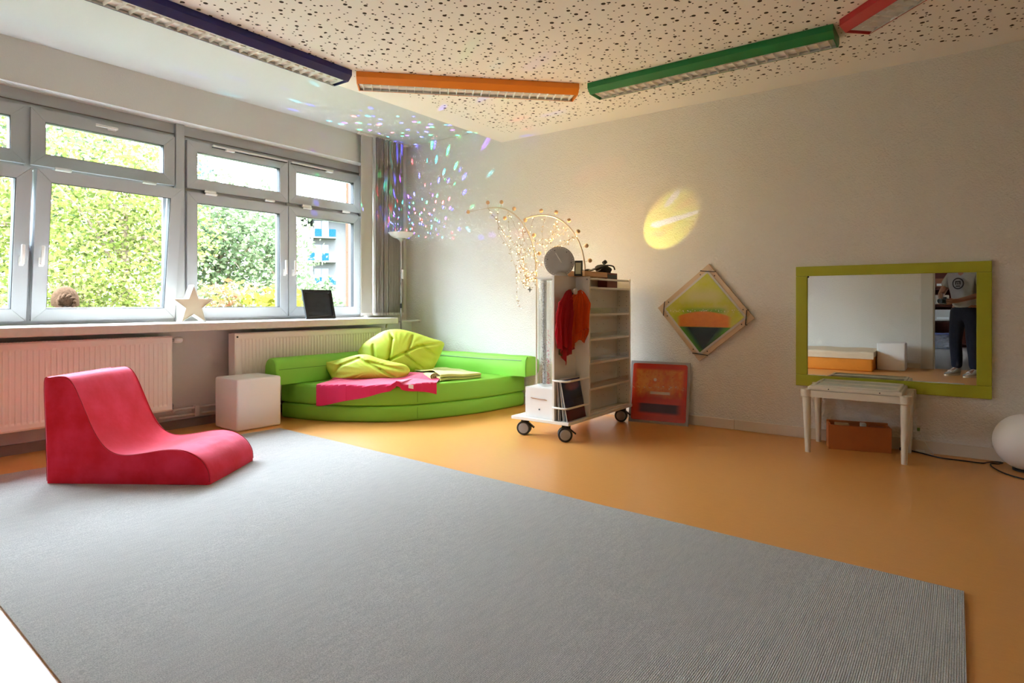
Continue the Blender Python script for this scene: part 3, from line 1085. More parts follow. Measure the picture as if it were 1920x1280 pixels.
B().lathe((LX, LY, 1.7437), [(0.034, 0.0), (0.031, 0.012), (0.022, 0.022), (0.010, 0.028), (0.0, 0.029)], 20).build('dome', M('glow_dome', (225, 245, 240), 0.3, emit=((190, 255, 225), 3.0)), sp_, smooth=True)
# the coloured beams: light texture by direction
ld = bpy.data.lights.new('party_beams', 'POINT')
ld.energy = 46.0
ld.shadow_soft_size = 0.003
ld.use_nodes = True
nt = ld.node_tree
em = nt.nodes['Emission']
tc = nt.nodes.new('ShaderNodeTexCoord')
vo = nt.nodes.new('ShaderNodeTexVoronoi')
vo.inputs['Scale'].default_value = 12.0
vo.inputs['Randomness'].default_value = 0.95
sq = nt.nodes.new('ShaderNodeVectorMath')
sq.operation = 'MULTIPLY'
sq.inputs[1].default_value = (1.0, 1.0, 0.5)
nt.links.new(tc.outputs['Normal'], sq.inputs[0])
nt.links.new(sq.outputs[0], vo.inputs['Vector'])
mr = nt.nodes.new('ShaderNodeMapRange')
mr.interpolation_type = 'SMOOTHSTEP'
mr.inputs[1].default_value = 0.27
mr.inputs[2].default_value = 0.15
nt.links.new(vo.outputs['Distance'], mr.inputs[0])
sx_ = nt.nodes.new('ShaderNodeSeparateXYZ')
nt.links.new(vo.outputs['Color'], sx_.inputs[0])
rp = nt.nodes.new('ShaderNodeValToRGB')
rp.color_ramp.interpolation = 'CONSTANT'
els = rp.color_ramp.elements
els[0].color = (0.10, 0.10, 1.0, 1)
els[1].position = 0.30
els[1].color = (0.35, 0.08, 1.0, 1)
for pos, cl in ((0.48, (0.05, 1.0, 0.35, 1)), (0.66, (1.0, 0.12, 0.16, 1)), (0.82, (0.05, 0.75, 0.9, 1))):
    e_ = els.new(pos)
    e_.color = cl
nt.links.new(sx_.outputs[0], rp.inputs[0])
nt.links.new(rp.outputs[0], em.inputs['Color'])
ml = nt.nodes.new('ShaderNodeMath')
ml.operation = 'MULTIPLY'
nt.links.new(mr.outputs[0], ml.inputs[0])
nx = nt.nodes.new('ShaderNodeSeparateXYZ')
nt.links.new(tc.outputs['Normal'], nx.inputs[0])
up2 = nt.nodes.new('ShaderNodeMath')
up2.operation = 'MULTIPLY'
nt.links.new(nx.outputs[2], up2.inputs[0])
nt.links.new(nx.outputs[2], up2.inputs[1])
up3 = nt.nodes.new('ShaderNodeMath')
up3.operation = 'MULTIPLY_ADD'
nt.links.new(up2.outputs[0], up3.inputs[0])
up3.inputs[1].default_value = 2.6
up3.inputs[2].default_value = 0.30
nt.links.new(up3.outputs[0], ml.inputs[1])
nt.links.new(ml.outputs[0], em.inputs['Strength'])
lo_ = bpy.data.objects.new('party_beams', ld)
COL.objects.link(lo_)
lo_.location = (0, 0, 0.076)
lo_.parent = sp_


# ------------------------------------------------------------------ pictures on and at the back wall
m_birch = M('birch_rail', (208, 182, 152), 0.6, var=(14, 0.10))
m_elastic = M('black_elastic', (30, 33, 48), 0.7)
m_matt = M('picture_margin', (206, 204, 198), 0.6)
t = NT('lime_liquid_picture')
v = t.co()
x, y, z = t.xyz(v)
ns_ = t.noise(v, 9, 4)
ns2 = t.noise(v, 38, 3)
xa = t.math('ABSOLUTE', t.math('ADD', x, 0.0))
c = t.mix(t.step(ns_, 0.35, 0.7), lin((186, 192, 28)), lin((202, 200, 96)))
c = t.mix(t.math('MULTIPLY', t.math('MULTIPLY', t.step(z, 0.06, 0.13), t.step(z, 0.24, 0.14)), t.step(xa, 0.24, 0.06)), c, lin((202, 196, 128)))
rim = t.math('MULTIPLY', t.step(z, -0.02, 0.01), t.step(z, 0.055, 0.02))
c = t.mix(t.math('MULTIPLY', rim, t.math('MULTIPLY', t.step(xa, 0.22, 0.12), t.math('ADD', t.math('MULTIPLY', ns_, 0.6), 0.35))), c, lin((58, 150, 24)))
dots = t.math('LESS_THAN', t.vor(v, 75), 0.30)
c = t.mix(t.math('MULTIPLY', dots, t.math('MULTIPLY', t.step(z, 0.0, 0.012), t.step(z, 0.032, 0.02))), c, lin((240, 234, 196)))
arch = t.math('SUBTRACT', z, t.math('MULTIPLY', t.math('MULTIPLY', x, x), -0.9))
org = t.math('MULTIPLY', t.step(arch, 0.018, 0.005), t.math('MULTIPLY', t.step(z, -0.118, -0.112), t.step(xa, 0.235, 0.185)))
c = t.mix(org, c, t.mix(ns2, lin((204, 108, 12)), lin((226, 142, 26))))
grn = t.step(z, -0.112, -0.118)
c = t.mix(grn, c, lin((92, 170, 22)))
core = t.math('MULTIPLY', grn, t.step(t.math('ADD', xa, t.math('MULTIPLY', z, -0.75)), 0.335, 0.20))
c = t.mix(core, c, lin((10, 34, 16)))
t.base(c)
t.p.inputs['Roughness'].default_value = 0.25
m_pic1 = t.m
PX, PZ, AN = -1.690, 0.920, math.radians(39.5)
wp = thing('wall_picture', (PX, YB, PZ), 'square lime and dark green liquid picture hung as a diamond on the wall', 'picture')


def rot2(a, b_):
    return (a * math.cos(AN) - b_ * math.sin(AN), a * math.sin(AN) + b_ * math.cos(AN))


def rbar(b_, a0, a1, b0, b1, y0, y1):
    q = [(a0, b0), (a1, b0), (a1, b1), (a0, b1)]
    return b_.hexa([(rot2(*p)[0], y0, rot2(*p)[1]) for p in q], [(rot2(*p)[0], y1, rot2(*p)[1]) for p in q])


h = 0.280
for a0, a1, b0, b1 in ((-h, h, -h, -h + 0.045), (-h, h, h - 0.045, h), (-h, -h + 0.045, -h + 0.046, h - 0.046), (h - 0.045, h, -h + 0.046, h - 0.046)):
    rbar(B(), a0, a1, b0, b1, -0.028, -0.003).build('wood_rail', m_birch, wp, world=False)
rbar(B(), -0.245, 0.245, -0.245, 0.245, -0.033, -0.029).build('margin_board', m_matt, wp, world=False)
rbar(B(), -0.228, 0.228, -0.228, 0.228, -0.036, -0.0335).build('picture_panel', m_pic1, wp, world=False)
for sa, sb in ((1, 1), (1, -1), (-1, 1), (-1, -1)):
    p, q = rot2(sa * 0.283, sb * 0.20), rot2(sa * 0.20, sb * 0.283)
    B().tube([(p[0], -0.012, p[1]), (p[0] * 0.985, -0.039, p[1] * 0.985), (q[0] * 0.985, -0.039, q[1] * 0.985), (q[0], -0.012, q[1])], 0.0035, 6).build('elastic_band', m_elastic, wp, world=False)
    for (a, b_) in ((sa * 0.257, sb * 0.175), (sa * 0.175, sb * 0.257)):
        p = rot2(a, b_)
        B().cyl((p[0], -0.030, p[1]), (p[0], -0.027, p[1]), 0.005, n=10).build('screw', m_gasket, wp, world=False)

t = NT('red_liquid_picture')
v = t.co()
x, y, z = t.xyz(v)
ns_ = t.noise(v, 12, 5, 0.65)
ns2 = t.noise(v, 45, 4, 0.7)
xa = t.math('ABSOLUTE', x)
c = t.mix(t.step(ns_, 0.35, 0.65), lin((212, 96, 26)), lin((226, 142, 52)))
low = t.step(t.math('ADD', z, t.math('MULTIPLY', ns_, 0.08)), 0.33, 0.24)
c = t.mix(low, c, lin((200, 50, 16)))
c = t.mix(t.math('MULTIPLY', t.step(ns2, 0.58, 0.7), t.step(z, 0.16, 0.3)), c, lin((196, 58, 22)))
edge = t.math('MAXIMUM', t.step(xa, 0.175, 0.215), t.math('MAXIMUM', t.step(z, 0.43, 0.46), t.step(z, 0.06, 0.03)))
c = t.mix(edge, c, lin((202, 50, 18)))
bar_ = t.math('MULTIPLY', t.math('MULTIPLY', t.step(z, 0.07, 0.10), t.step(z, 0.166, 0.158)), t.step(xa, 0.20, 0.14))
c = t.mix(bar_, c, lin((74, 12, 22)))
lens = t.math('MULTIPLY', t.step(t.math('ABSOLUTE', t.math('ADD', z, -0.252)), 0.013, 0.009), t.step(t.math('ABSOLUTE', t.math('ADD', x, -0.01)), 0.088, 0.075))
c = t.mix(lens, c, lin((222, 196, 168)))
dx_, dz_ = t.math('ADD', x, 0.035), t.math('ADD', z, -0.362)
dot = t.math('LESS_THAN', t.math('ADD', t.math('MULTIPLY', dx_, dx_), t.math('MULTIPLY', dz_, dz_)), 0.00018)
c = t.mix(dot, c, lin((226, 198, 164)))
fz = t.math('MULTIPLY', t.math('GREATER_THAN', t.noise(v, 60, 4), 0.62), t.math('MULTIPLY', t.step(z, 0.28, 0.29), t.step(z, 0.33, 0.31)))
c = t.mix(fz, c, lin((226, 186, 140)))
t.base(c)
t.p.inputs['Roughness'].default_value = 0.25
m_pic2 = t.m
lp = thing('leaning_picture', (-2.035, 4.80, 0), 'orange and red liquid picture standing on the floor against the wall', 'picture', rz=math.radians(8.5))
tl = math.radians(-10.5)
for nm, y0, y1, hw, z0, z1, mt in (('backing_board', 0, 0.012, 0.248, 0.0, 0.515, M('grey_picture_border', (176, 172, 170), 0.5)), ('picture_panel', -0.004, 0.0, 0.228, 0.022, 0.495, m_pic2)):
    bq = B()
    if nm == 'picture_panel':
        pg = []
        for cx_, cz_, a0 in ((hw - 0.02, z1 - 0.02, 0), (-hw + 0.02, z1 - 0.02, 90), (-hw + 0.02, z0 + 0.02, 180), (hw - 0.02, z0 + 0.02, 270)):
            for k in range(5):
                a = math.radians(a0 + 22.5 * k)
                pg.append((cx_ + 0.02 * math.cos(a), cz_ + 0.02 * math.sin(a)))
        bq.prism(pg, y0, y1, lambda a, b_, h_: (a, h_, b_))
    else:
        bq.box(-hw, hw, y0, y1, z0, z1)
    o = bq.build(nm, mt, lp, world=False)
    o.rotation_euler = (tl, 0, 0)

# ------------------------------------------------------------------ mirror
m_lime = M('lime_painted_board', (176, 180, 44), 0.5, var=(5, 0.05), bump=(30, 0.05, 0.002))
mi = thing('wall_mirror', (-0.425, YB, 0.389), 'wide wall mirror with a lime green painted board frame', 'mirror')
x0, x1, z0, z1 = -1.0, 0.150, 0.389, 1.268
gx0, gx1, gz0, gz1 = -0.922, 0.072, 0.470, 1.198
for a0, a1, b0, b1 in ((x0, x1, gz1, z1), (x0, x1, z0, gz0), (x0, gx0, gz0 + 0.001, gz1 - 0.001), (gx1, x1, gz0 + 0.001, gz1 - 0.001)):
    B().box(a0, a1, YB - 0.024, YB - 0.001, b0, b1, r=0.0025, seg=1).build('frame_board', m_lime, mi)
t = NT('mirror_silver')
t.base((0.86, 0.88, 0.86))
t.p.inputs['Metallic'].default_value = 1.0
t.p.inputs['Roughness'].default_value = 0.0
B().box(gx0 - 0.01, gx1 + 0.01, YB - 0.012, YB - 0.004, gz0 - 0.01, gz1 + 0.01).build('mirror_glass', t.m, mi)
B().cyl((gx0 + 0.004, YB - 0.0125, gz1 - 0.006), (gx0 + 0.004, YB - 0.017, gz1 - 0.006), 0.006, n=10).build('mirror_clip', m_gasket, mi)

# ------------------------------------------------------------------ light table, crate, cables, globe
m_tab = M('table_plastic', (226, 220, 206), 0.4)
m_tabtop = M('table_light_panel', (204, 206, 190), 0.3)
tx0, tx1, ty0, ty1 = -0.845, -0.285, 4.495, 4.885
tb = thing('light_table', (-0.565, 4.69, 0), 'low cream plastic play table standing below the mirror', 'table')
for lx in (tx0, tx1):
    for ly in (ty0, ty1):
        ox, oy = (0.006 if lx == tx0 else -0.006), (0.006 if ly == ty0 else -0.006)
        lg = B().tube([(lx + ox, ly + oy, 0.0), (lx + ox, ly + oy, 0.02), (lx, ly, 0.385)], [0.0165, 0.017, 0.027], 18).build('leg', m_tab, tb, smooth=True)
        B().lathe((lx, ly, 0.372), [(0.028, 0.0), (0.036, 0.004), (0.038, 0.035), (0.036, 0.052), (0.0, 0.054)], 24).build('collar', m_tab, lg, smooth=True)
B().box(tx0 + 0.02, tx1 - 0.02, ty0 - 0.024, ty0 + 0.0, 0.375, 0.418).box(tx0 + 0.02, tx1 - 0.02, ty1 + 0.0, ty1 + 0.024, 0.375, 0.418)\
   .box(tx0 - 0.024, tx0, ty0 + 0.02, ty1 - 0.02, 0.375, 0.418).box(tx1, tx1 + 0.024, ty0 + 0.02, ty1 - 0.02, 0.375, 0.418).build('apron', m_tab, tb)
top = B().box(tx0 + 0.012, tx1 - 0.012, ty0 - 0.02, ty1 + 0.02, 0.418, 0.448, r=0.010, seg=3).build('light_panel_body', m_tab, tb, smooth=True)
for y0, y1 in ((ty0 + 0.005, ty0 + 0.185), (ty0 + 0.215, ty1 - 0.005)):
    B().box(tx0 + 0.05, tx1 - 0.05, y0, y1, 0.448, 0.4495).build('diffuser', m_tabtop, top)
    fr_ = B()
    fr_.box(tx0 + 0.032, tx1 - 0.032, y0 - 0.008, y0, 0.447, 0.456, r=0.002, seg=1).box(tx0 + 0.032, tx1 - 0.032, y1, y1 + 0.008, 0.447, 0.456, r=0.002, seg=1)
    fr_.box(tx0 + 0.032, tx0 + 0.05, y0, y1, 0.447, 0.456, r=0.002, seg=1).box(tx1 - 0.05, tx1 - 0.032, y0, y1, 0.447, 0.456, r=0.002, seg=1)
    fr_.build('panel_rim', m_tab, top)
for xx in (-0.71, -0.42):
    B().cyl((xx, ty0 - 0.0205, 0.433), (xx, ty0 - 0.018, 0.433), 0.004, n=8).build('screw', m_gasket, top)

m_oak = M('reddish_wood', (186, 104, 50), 0.45, var=(9, 0.14), bump=(40, 0.06, 0.002))
m_oakd = M('reddish_wood_inside', (150, 80, 40), 0.5, var=(9, 0.12))
cr = thing('wooden_crate', (-0.742, 4.677, 0), 'open reddish wooden box on the floor under the light table', 'box', rz=math.radians(14.5))
L_, D_c, Hc = 0.375, 0.14, 0.166
for nm, q in (('front_board', (0, L_, 0, 0.014, 0, Hc)), ('back_board', (0.0, L_, D_c - 0.014, D_c, 0, Hc + 0.012)), ('end_board', (0, 0.014, 0.014, D_c - 0.014, 0.0, Hc + 0.006)), ('end_board', (L_ - 0.014, L_, 0.014, D_c - 0.014, 0.0, Hc + 0.0)), ('bottom_board', (0.014, L_ - 0.014, 0.014, D_c - 0.014, 0.0, 0.012))):
    B().box(*q, r=0.002, seg=1).build(nm, m_oak if nm != 'bottom_board' else m_oakd, cr, world=False)
m_beech = M('beech_block', (196, 160, 112), 0.5)


def in_crate(name, x_, y_, w_, d_, h_, mt, label, cat, z_=0.012):
    c_, s_ = math.cos(math.radians(14.5)), math.sin(math.radians(14.5))
    o_ = thing(name, (-0.742 + x_ * c_ - y_ * s_, 4.677 + x_ * s_ + y_ * c_, z_), label, cat, 'things in the wooden box', rz=math.radians(14.5))
    B().box(0, w_, 0, d_, 0, h_, r=0.003, seg=2).build('block_body', mt, o_, world=False)
    return o_


in_crate('wooden_block', 0.045, 0.03, 0.085, 0.06, 0.160, m_beech, 'pale wooden block at the left inside the wooden box', 'block')
in_crate('white_block', 0.20, 0.04, 0.034, 0.05, 0.168, m_white, 'small white block showing in the middle of the wooden box', 'block')
in_crate('wooden_board', 0.25, 0.035, 0.09, 0.03, 0.153, m_oakd, 'brown wooden board at the right inside the wooden box', 'block')

m_wcord = M('white_cord', (220, 216, 206), 0.5)
wc = thing('white_cable', (-0.24, 4.88, 0), 'thin white cable hanging from the table to the floor', 'cable')
B().tube(spline([(-0.262, 4.80, 0.43), (-0.252, 4.86, 0.40), (-0.258, 4.875, 0.30), (-0.262, 4.88, 0.24), (-0.234, 4.88, 0.16), (-0.197, 4.88, 0.076), (-0.155, 4.882, 0.006), (-0.19, 4.905, 0.005), (-0.235, 4.918, 0.005)], 6), 0.0028, 6).build('cord', m_wcord, wc, smooth=True)
B().box(-0.245, -0.228, 4.872, 4.888, 0.150, 0.172, r=0.004).build('cable_switch', M('green_switch', (96, 130, 50), 0.4), wc)
B().box(-0.255, -0.20, 4.905, 4.925, 0.0, 0.016, r=0.004).build('plug', m_wcord, wc)
bc = thing('black_cable', (0, 4.8, 0), 'black power cable with a loop running along the floor by the wall', 'cable')
B().tube(spline([(-0.31, 4.925, 0.006), (-0.285, 4.915, 0.006), (-0.228, 4.89, 0.005), (-0.124, 4.81, 0.005), (-0.013, 4.802, 0.005), (0.094, 4.801, 0.005), (0.125, 4.84, 0.006), (0.17, 4.885, 0.006), (0.20, 4.86, 0.010), (0.175, 4.80, 0.012), (0.14, 4.79, 0.010), (0.15, 4.70, 0.006), (0.22, 4.56, 0.005), (0.36, 4.47, 0.005), (0.6, 4.45, 0.005)], 6), 0.0042, 7).build('cord', m_black, bc, smooth=True)
B().box(-0.345, -0.285, 4.90, 4.93, 0, 0.022, r=0.006).build('plug', m_black, bc)

gl_ = thing('globe_lamp', (0.31, 4.76, 0), 'large white globe lamp on the floor at the right wall', 'globe lamp')
B().ball((0.31, 4.76, 0.170), 0.166, 40).build('globe', m_opal, gl_, smooth=True)
B().lathe((0.31, 4.76, 0.0), [(0, 0), (0.07, 0), (0.07, 0.012), (0.05, 0.02), (0, 0.02)], 24).build('foot', m_black, gl_, smooth=True)

# ------------------------------------------------------------------ ceiling luminaires in an octagon
m_louv = M('louvre_alu', (244, 243, 240), 0.35, metal=0.0)
m_tube = M('lamp_tube', (236, 236, 230), 0.4)


def luminaire(c0, c1, rgb, label):
    c0, c1 = Vector((*c0, 0)), Vector((*c1, 0))
    d_ = c1 - c0
    L = d_.length
    u = thing('ceiling_luminaire', ((c0.x + c1.x) / 2, (c0.y + c1.y) / 2, ZC), label, 'ceiling light', 'coloured ceiling lights', rz=math.atan2(d_.y, d_.x))
    mt = M('painted_steel_' + '_'.join(label.split()[:1]), rgb, 0.4)
    hl = L / 2
    for s_ in (1, -1):
        q = [(s_ * 0.115, -0.002), (s_ * 0.115, -0.040), (s_ * 0.076, -0.076), (s_ * 0.073, -0.076), (s_ * 0.111, -0.039), (s_ * 0.111, -0.002)]
        B().prism(q, -hl, hl, lambda a, b_, h_: (h_, a, b_)).build('side_panel', mt, u, world=False)
    B().box(-hl, hl, -0.113, 0.113, -0.004, -0.001).build('top_plate', mt, u, world=False)
    for s_ in (1, -1):
        e = [(-0.115, -0.002), (0.115, -0.002), (0.115, -0.040), (0.076, -0.076), (-0.076, -0.076), (-0.115, -0.040)]
        B().prism(e, s_ * hl, s_ * (hl + 0.006), lambda a, b_, h_: (h_, a, b_)).build('end_cap', mt, u, world=False)
    nb = 25
    for k in range(nb + 1):
        xx = -hl + 0.03 + (2 * hl - 0.06) * k / nb
        bq = B()
        bq.hexa([(xx - 0.001, -0.07, -0.074), (xx + 0.001, -0.07, -0.074), (xx + 0.001, 0.07, -0.074), (xx - 0.001, 0.07, -0.074)],
                [(xx - 0.006, -0.09, -0.036), (xx + 0.006, -0.09, -0.036), (xx + 0.006, 0.09, -0.036), (xx - 0.006, 0.09, -0.036)])
        bq.build('louvre', m_louv, u, world=False)
    for s_ in (1, -1):
        bq = B()
        bq.grid(2, 6, lambda a, b_: (-hl + 0.004 + a * (2 * hl - 0.008), s_ * (0.070 + 0.034 * b_ ** 0.6), -0.074 + 0.05 * b_), thick=0.001)
        bq.build('reflector', m_louv, u, world=False, smooth=True)
    B().box(-hl + 0.004, hl - 0.004, -0.085, 0.085, -0.052, -0.049).build('upper_reflector', m_louv, u, world=False)
    B().cyl((-hl + 0.03, 0, -0.056), (hl - 0.03, 0, -0.056), 0.006, n=10).build('fluorescent_tube', m_tube, u, world=False, smooth=True)
    return u


luminaire((-3.558, 1.165), (-3.558, 2.785), (24, 26, 104), 'dark blue louvred ceiling light nearest the windows')
luminaire((-3.51, 2.905), (-2.378, 4.037), (240, 138, 26), 'orange louvred ceiling light set diagonally above the sofa')
luminaire((-2.235, 4.105), (-0.615, 4.105), (22, 128, 70), 'green louvred ceiling light parallel to the back wall')
luminaire((-0.485, 4.03), (0.65, 2.895), (176, 36, 44), 'red louvred ceiling light at the top right')
# ------------------------------------------------------------------ mobile shelf cart
m_cart = M('white_laminate', (232, 228, 220), 0.4, var=(4, 0.02))
m_acr = clear_sheet('clear_acrylic', (0.93, 0.935, 0.93), 0.05, 0.06)
m_rubber = M('black_rubber', (30, 30, 32), 0.55)
m_hub = M('grey_hub', (150, 152, 156), 0.4)
ct = thing('shelf_cart', (-2.5, 4.25, 0), 'tall white mobile shelf cart on black casters by the back wall', 'cart')
B().box(-2.755, -2.250, 3.735, 4.775, 0.126, 0.148, r=0.002, seg=1).build('base_board', m_cart, ct)
B().box(-2.392, -2.374, 3.742, 4.758, 0.148, 1.20, r=0.001, seg=1).build('spine_panel', m_cart, ct)
B().box(-2.374, -2.256, 4.045, 4.063, 0.148, 1.20, r=0.001, seg=1).build('divider_panel', m_cart, ct)
B().box(-2.374, -2.256, 4.740, 4.758, 0.148, 1.20, r=0.001, seg=1).build('end_panel', m_cart, ct)
B().box(-2.61, -2.392, 3.86, 4.26, 1.182, 1.199, r=0.001, seg=1).box(-2.61, -2.592, 4.10, 4.26, 0.148, 1.182).build('top_board', m_cart, ct)
for z in (0.346, 0.540, 0.721, 0.911, 1.114):
    sh = B().box(-2.374, -2.262, 4.0645, 4.7385, z - 0.008, z + 0.008, r=0.001, seg=1).build('shelf', m_cart, ct)
    if z < 1.1:
        B().box(-2.264, -2.261, 4.066, 4.737, z + 0.008, z + 0.052).build('clear_lip', m_acr, sh)
    else:
        B().box(-2.276, -2.262, 4.066, 4.737, z + 0.062, z + 0.078, r=0.003).build('front_rail', m_cart, sh)
B().box(-2.276, -2.262, 4.066, 4.737, 0.149, 0.163, r=0.002).build('front_rail', m_cart, ct)
ph = B()
for z in [0.24, 0.43, 0.63, 0.82, 1.01]:
    for y in (4.16, 4.27, 4.38, 4.49):
        ph.cyl((-2.3738, y, z + 0.01), (-2.3728, y, z + 0.01), 0.003, n=6)
for k in range(24):
    z = 0.19 + k * 0.0375
    for x in (-2.352, -2.285):
        ph.cyl((x, 4.7399, z), (x, 4.7392, z), 0.003, n=6)
tag(ph.build('peg_holes', m_gasket, ct), kind='stuff')
B().cyl((-2.275, 4.0451, 1.178), (-2.275, 4.0435, 1.178), 0.006, n=12).build('screw_cap', m_hub, ct)
for z in (0.440, 0.246):
    path = [(-2.384, 3.738, z), (-2.36, 3.730, z), (-2.30, 3.727, z), (-2.275, 3.731, z), (-2.262, 3.742, z), (-2.259, 3.765, z), (-2.2585, 3.85, z), (-2.2585, 4.045, z)]
    B().tube(path, 0.0075, 8).build('guard_rail', m_cart, ct, smooth=True)
kn1 = B().lathe((-2.374, 3.93, 1.085), [(0.0, 0.0), (0.010, 0.0), (0.010, 0.055), (0.020, 0.056), (0.023, 0.062), (0.022, 0.072), (0.0, 0.074)], 24, 'x').build('knob', m_cart, ct, smooth=True)
kn2 = B().lathe((-2.306, 4.045, 1.075), [(0.0, 0.0), (0.010, 0.0), (0.010, -0.045), (0.020, -0.046), (0.023, -0.052), (0.022, -0.06), (0.0, -0.062)], 24, 'y').build('knob', m_cart, ct, smooth=True)


def caster(cx, cy, ang):
    c_ = bpy.data.objects.new('caster', None)
    COL.objects.link(c_)
    c_.parent = ct
    c_.location = Vector((cx, cy, 0)) - ct.location
    c_.rotation_euler = (0, 0, ang)
    for s_ in (-1, 1):
        B().lathe((0, s_ * 0.018, 0.053), [(0.0, -0.012), (0.050, -0.012), (0.053, -0.008), (0.053, 0.008), (0.050, 0.012), (0.0, 0.012)], 28, 'y').build('wheel', m_rubber, c_, world=False, smooth=True)
        B().lathe((0, s_ * 0.0305, 0.053), [(0.0, 0.0), (0.038, 0.0), (0.040, 0.001), (0.041, 0.0), (0.0, 0.0)] if False else [(0.0, s_ * 0.0025), (0.036, s_ * 0.0025), (0.039, 0.0), (0.039, -s_ * 0.002)], 24, 'y').build('hub_cap', m_hub, c_, world=False, smooth=True)
    B().box(-0.024, 0.040, -0.008, 0.008, 0.045, 0.122, r=0.006).cyl((0.012, 0, 0.10), (0.012, 0, 0.126), 0.018, n=16).build('fork', m_rubber, c_, world=False, smooth=True)
    B().hexa([(0.035, -0.012, 0.085), (0.075, -0.012, 0.052), (0.075, 0.012, 0.052), (0.035, 0.012, 0.085)], [(0.035, -0.012, 0.096), (0.080, -0.012, 0.060), (0.080, 0.012, 0.060), (0.035, 0.012, 0.096)]).build('brake_pedal', m_rubber, c_, world=False)
    return c_


caster(-2.690, 3.815, math.radians(22))
caster(-2.312, 3.790, math.radians(35))
caster(-2.325, 4.72, math.radians(20))
caster(-2.690, 4.72, math.radians(20))

# ------------------------------------------------------------------ glitter tube on its box
bt = thing('glitter_tube', (-2.53, 3.9, 0.148), 'clear glitter tube standing on a white drive box at the cart end', 'light column')
bx = B().box(-2.652, -2.402, 3.775, 4.02, 0.1485, 0.372, r=0.003, seg=2).build('drive_box', m_white, bt)
B().box(-2.59, -2.47, 3.7745, 3.776, 0.287, 0.291).build('handle_slot', M('slot_dark', (150, 130, 120), 0.4), bx)
B().tube([(-2.60, 3.775, 0.293), (-2.595, 3.768, 0.295), (-2.53, 3.764, 0.291), (-2.465, 3.768, 0.287), (-2.46, 3.775, 0.285)], 0.003, 6).build('box_handle', M('copper_handle', (200, 160, 130), 0.3, metal=0.6), bx, smooth=True)
B().cyl((-2.525, 3.7755, 0.212), (-2.525, 3.772, 0.212), 0.006, n=12).build('socket_dot', m_gasket, bx)
TX, TY = -2.560, 3.905
B().lathe((TX, TY, 0.3725), [(0.052, 0), (0.052, 0.80), (0.0485, 0.80), (0.0485, 0)], 32).build('tube_wall', m_acr, bt, smooth=True)
B().lathe((TX, TY, 1.1725), [(0.0, 0), (0.056, 0), (0.056, 0.008), (0.0, 0.008)], 28).build('tube_cap', m_white, bt, smooth=True)
B().lathe((TX, TY, 0.3722), [(0.0, 0), (0.058, 0), (0.058, 0.012), (0.0, 0.012)], 28).build('tube_socket', m_white, bt, smooth=True)
B().cyl((TX - 0.012, TY + 0.012, 0.385), (TX - 0.012, TY + 0.012, 1.172), 0.016, n=14).build('inner_core', M('milky_core', (214, 214, 212), 0.4), bt, smooth=True)
rg_ = random.Random(11)
for nm, mt, xa, cnt, zr in (('silver_flakes', M('silver_flake', (120, 118, 116), 0.3, metal=0.4), -0.014, 620, (0.39, 1.15)), ('pink_flakes', M('pink_flake', (196, 40, 92), 0.4), 0.022, 330, (0.39, 0.80))):
    fb_ = B()
    for k in range(cnt):
        z = zr[0] + (zr[1] - zr[0]) * rg_.random() ** (1.0 if xa < 0 else 1.35)
        dxy = rg_.gauss(xa, 0.008)
        c0 = Vector((TX + 0.85 * dxy + 0.018, TY + 0.53 * dxy - 0.026 + rg_.uniform(-0.006, 0.006), z))
        a = Vector((rg_.uniform(-1, 1), rg_.uniform(-1, 1), rg_.uniform(-1, 1))).normalized()
        b_ = a.cross(Vector((0.3, -0.9, 0.2))).normalized()
        q = rg_.uniform(0.0016, 0.0034)
        fb_.add([c0 + a * q, c0 + b_ * q, c0 - a * q, c0 - b_ * q], [(0, 1, 2, 3)])
    tag(fb_.build(nm, mt, bt), kind='stuff')

# ------------------------------------------------------------------ picture sheets standing in the rack
m_edge = M('sheet_edge', (206, 202, 196), 0.6)
m_edged = M('sheet_edge_dark', (110, 108, 110), 0.6)
t = NT('night_cover')
v = t.co()
x, y, z = t.xyz(v)
ns_ = t.noise(v, 14, 3)
c = t.mix(t.step(z, 0.06, 0.12), lin((82, 20, 34)), lin((26, 32, 72)))
gy, gz = t.math('MULTIPLY', y, 9.0), t.math('MULTIPLY', t.math('ADD', z, -0.245), 26.0)
gd = t.math('ADD', t.math('MULTIPLY', gy, gy), t.math('MULTIPLY', gz, gz))
c = t.mix(t.math('MULTIPLY', t.step(gd, 1.3, 0.1), ns_), c, lin((190, 92, 100)))
c = t.mix(t.math('MULTIPLY', t.step(z, 0.14, 0.26), 0.45), c, lin((70, 84, 130)))
t.base(c)
t.p.inputs['Roughness'].default_value = 0.2
m_night = t.m
labels = ['dark blue and red picture sheet at the front of the cart rack', 'pale-edged picture sheet leaning directly behind the dark blue one', 'dark-edged picture sheet, third from the front of the rack', 'pale picture sheet, fourth from the front of the cart rack', 'dark-edged picture sheet, fifth from the front of the rack', 'pale picture sheet nearest the cart spine in the rack']
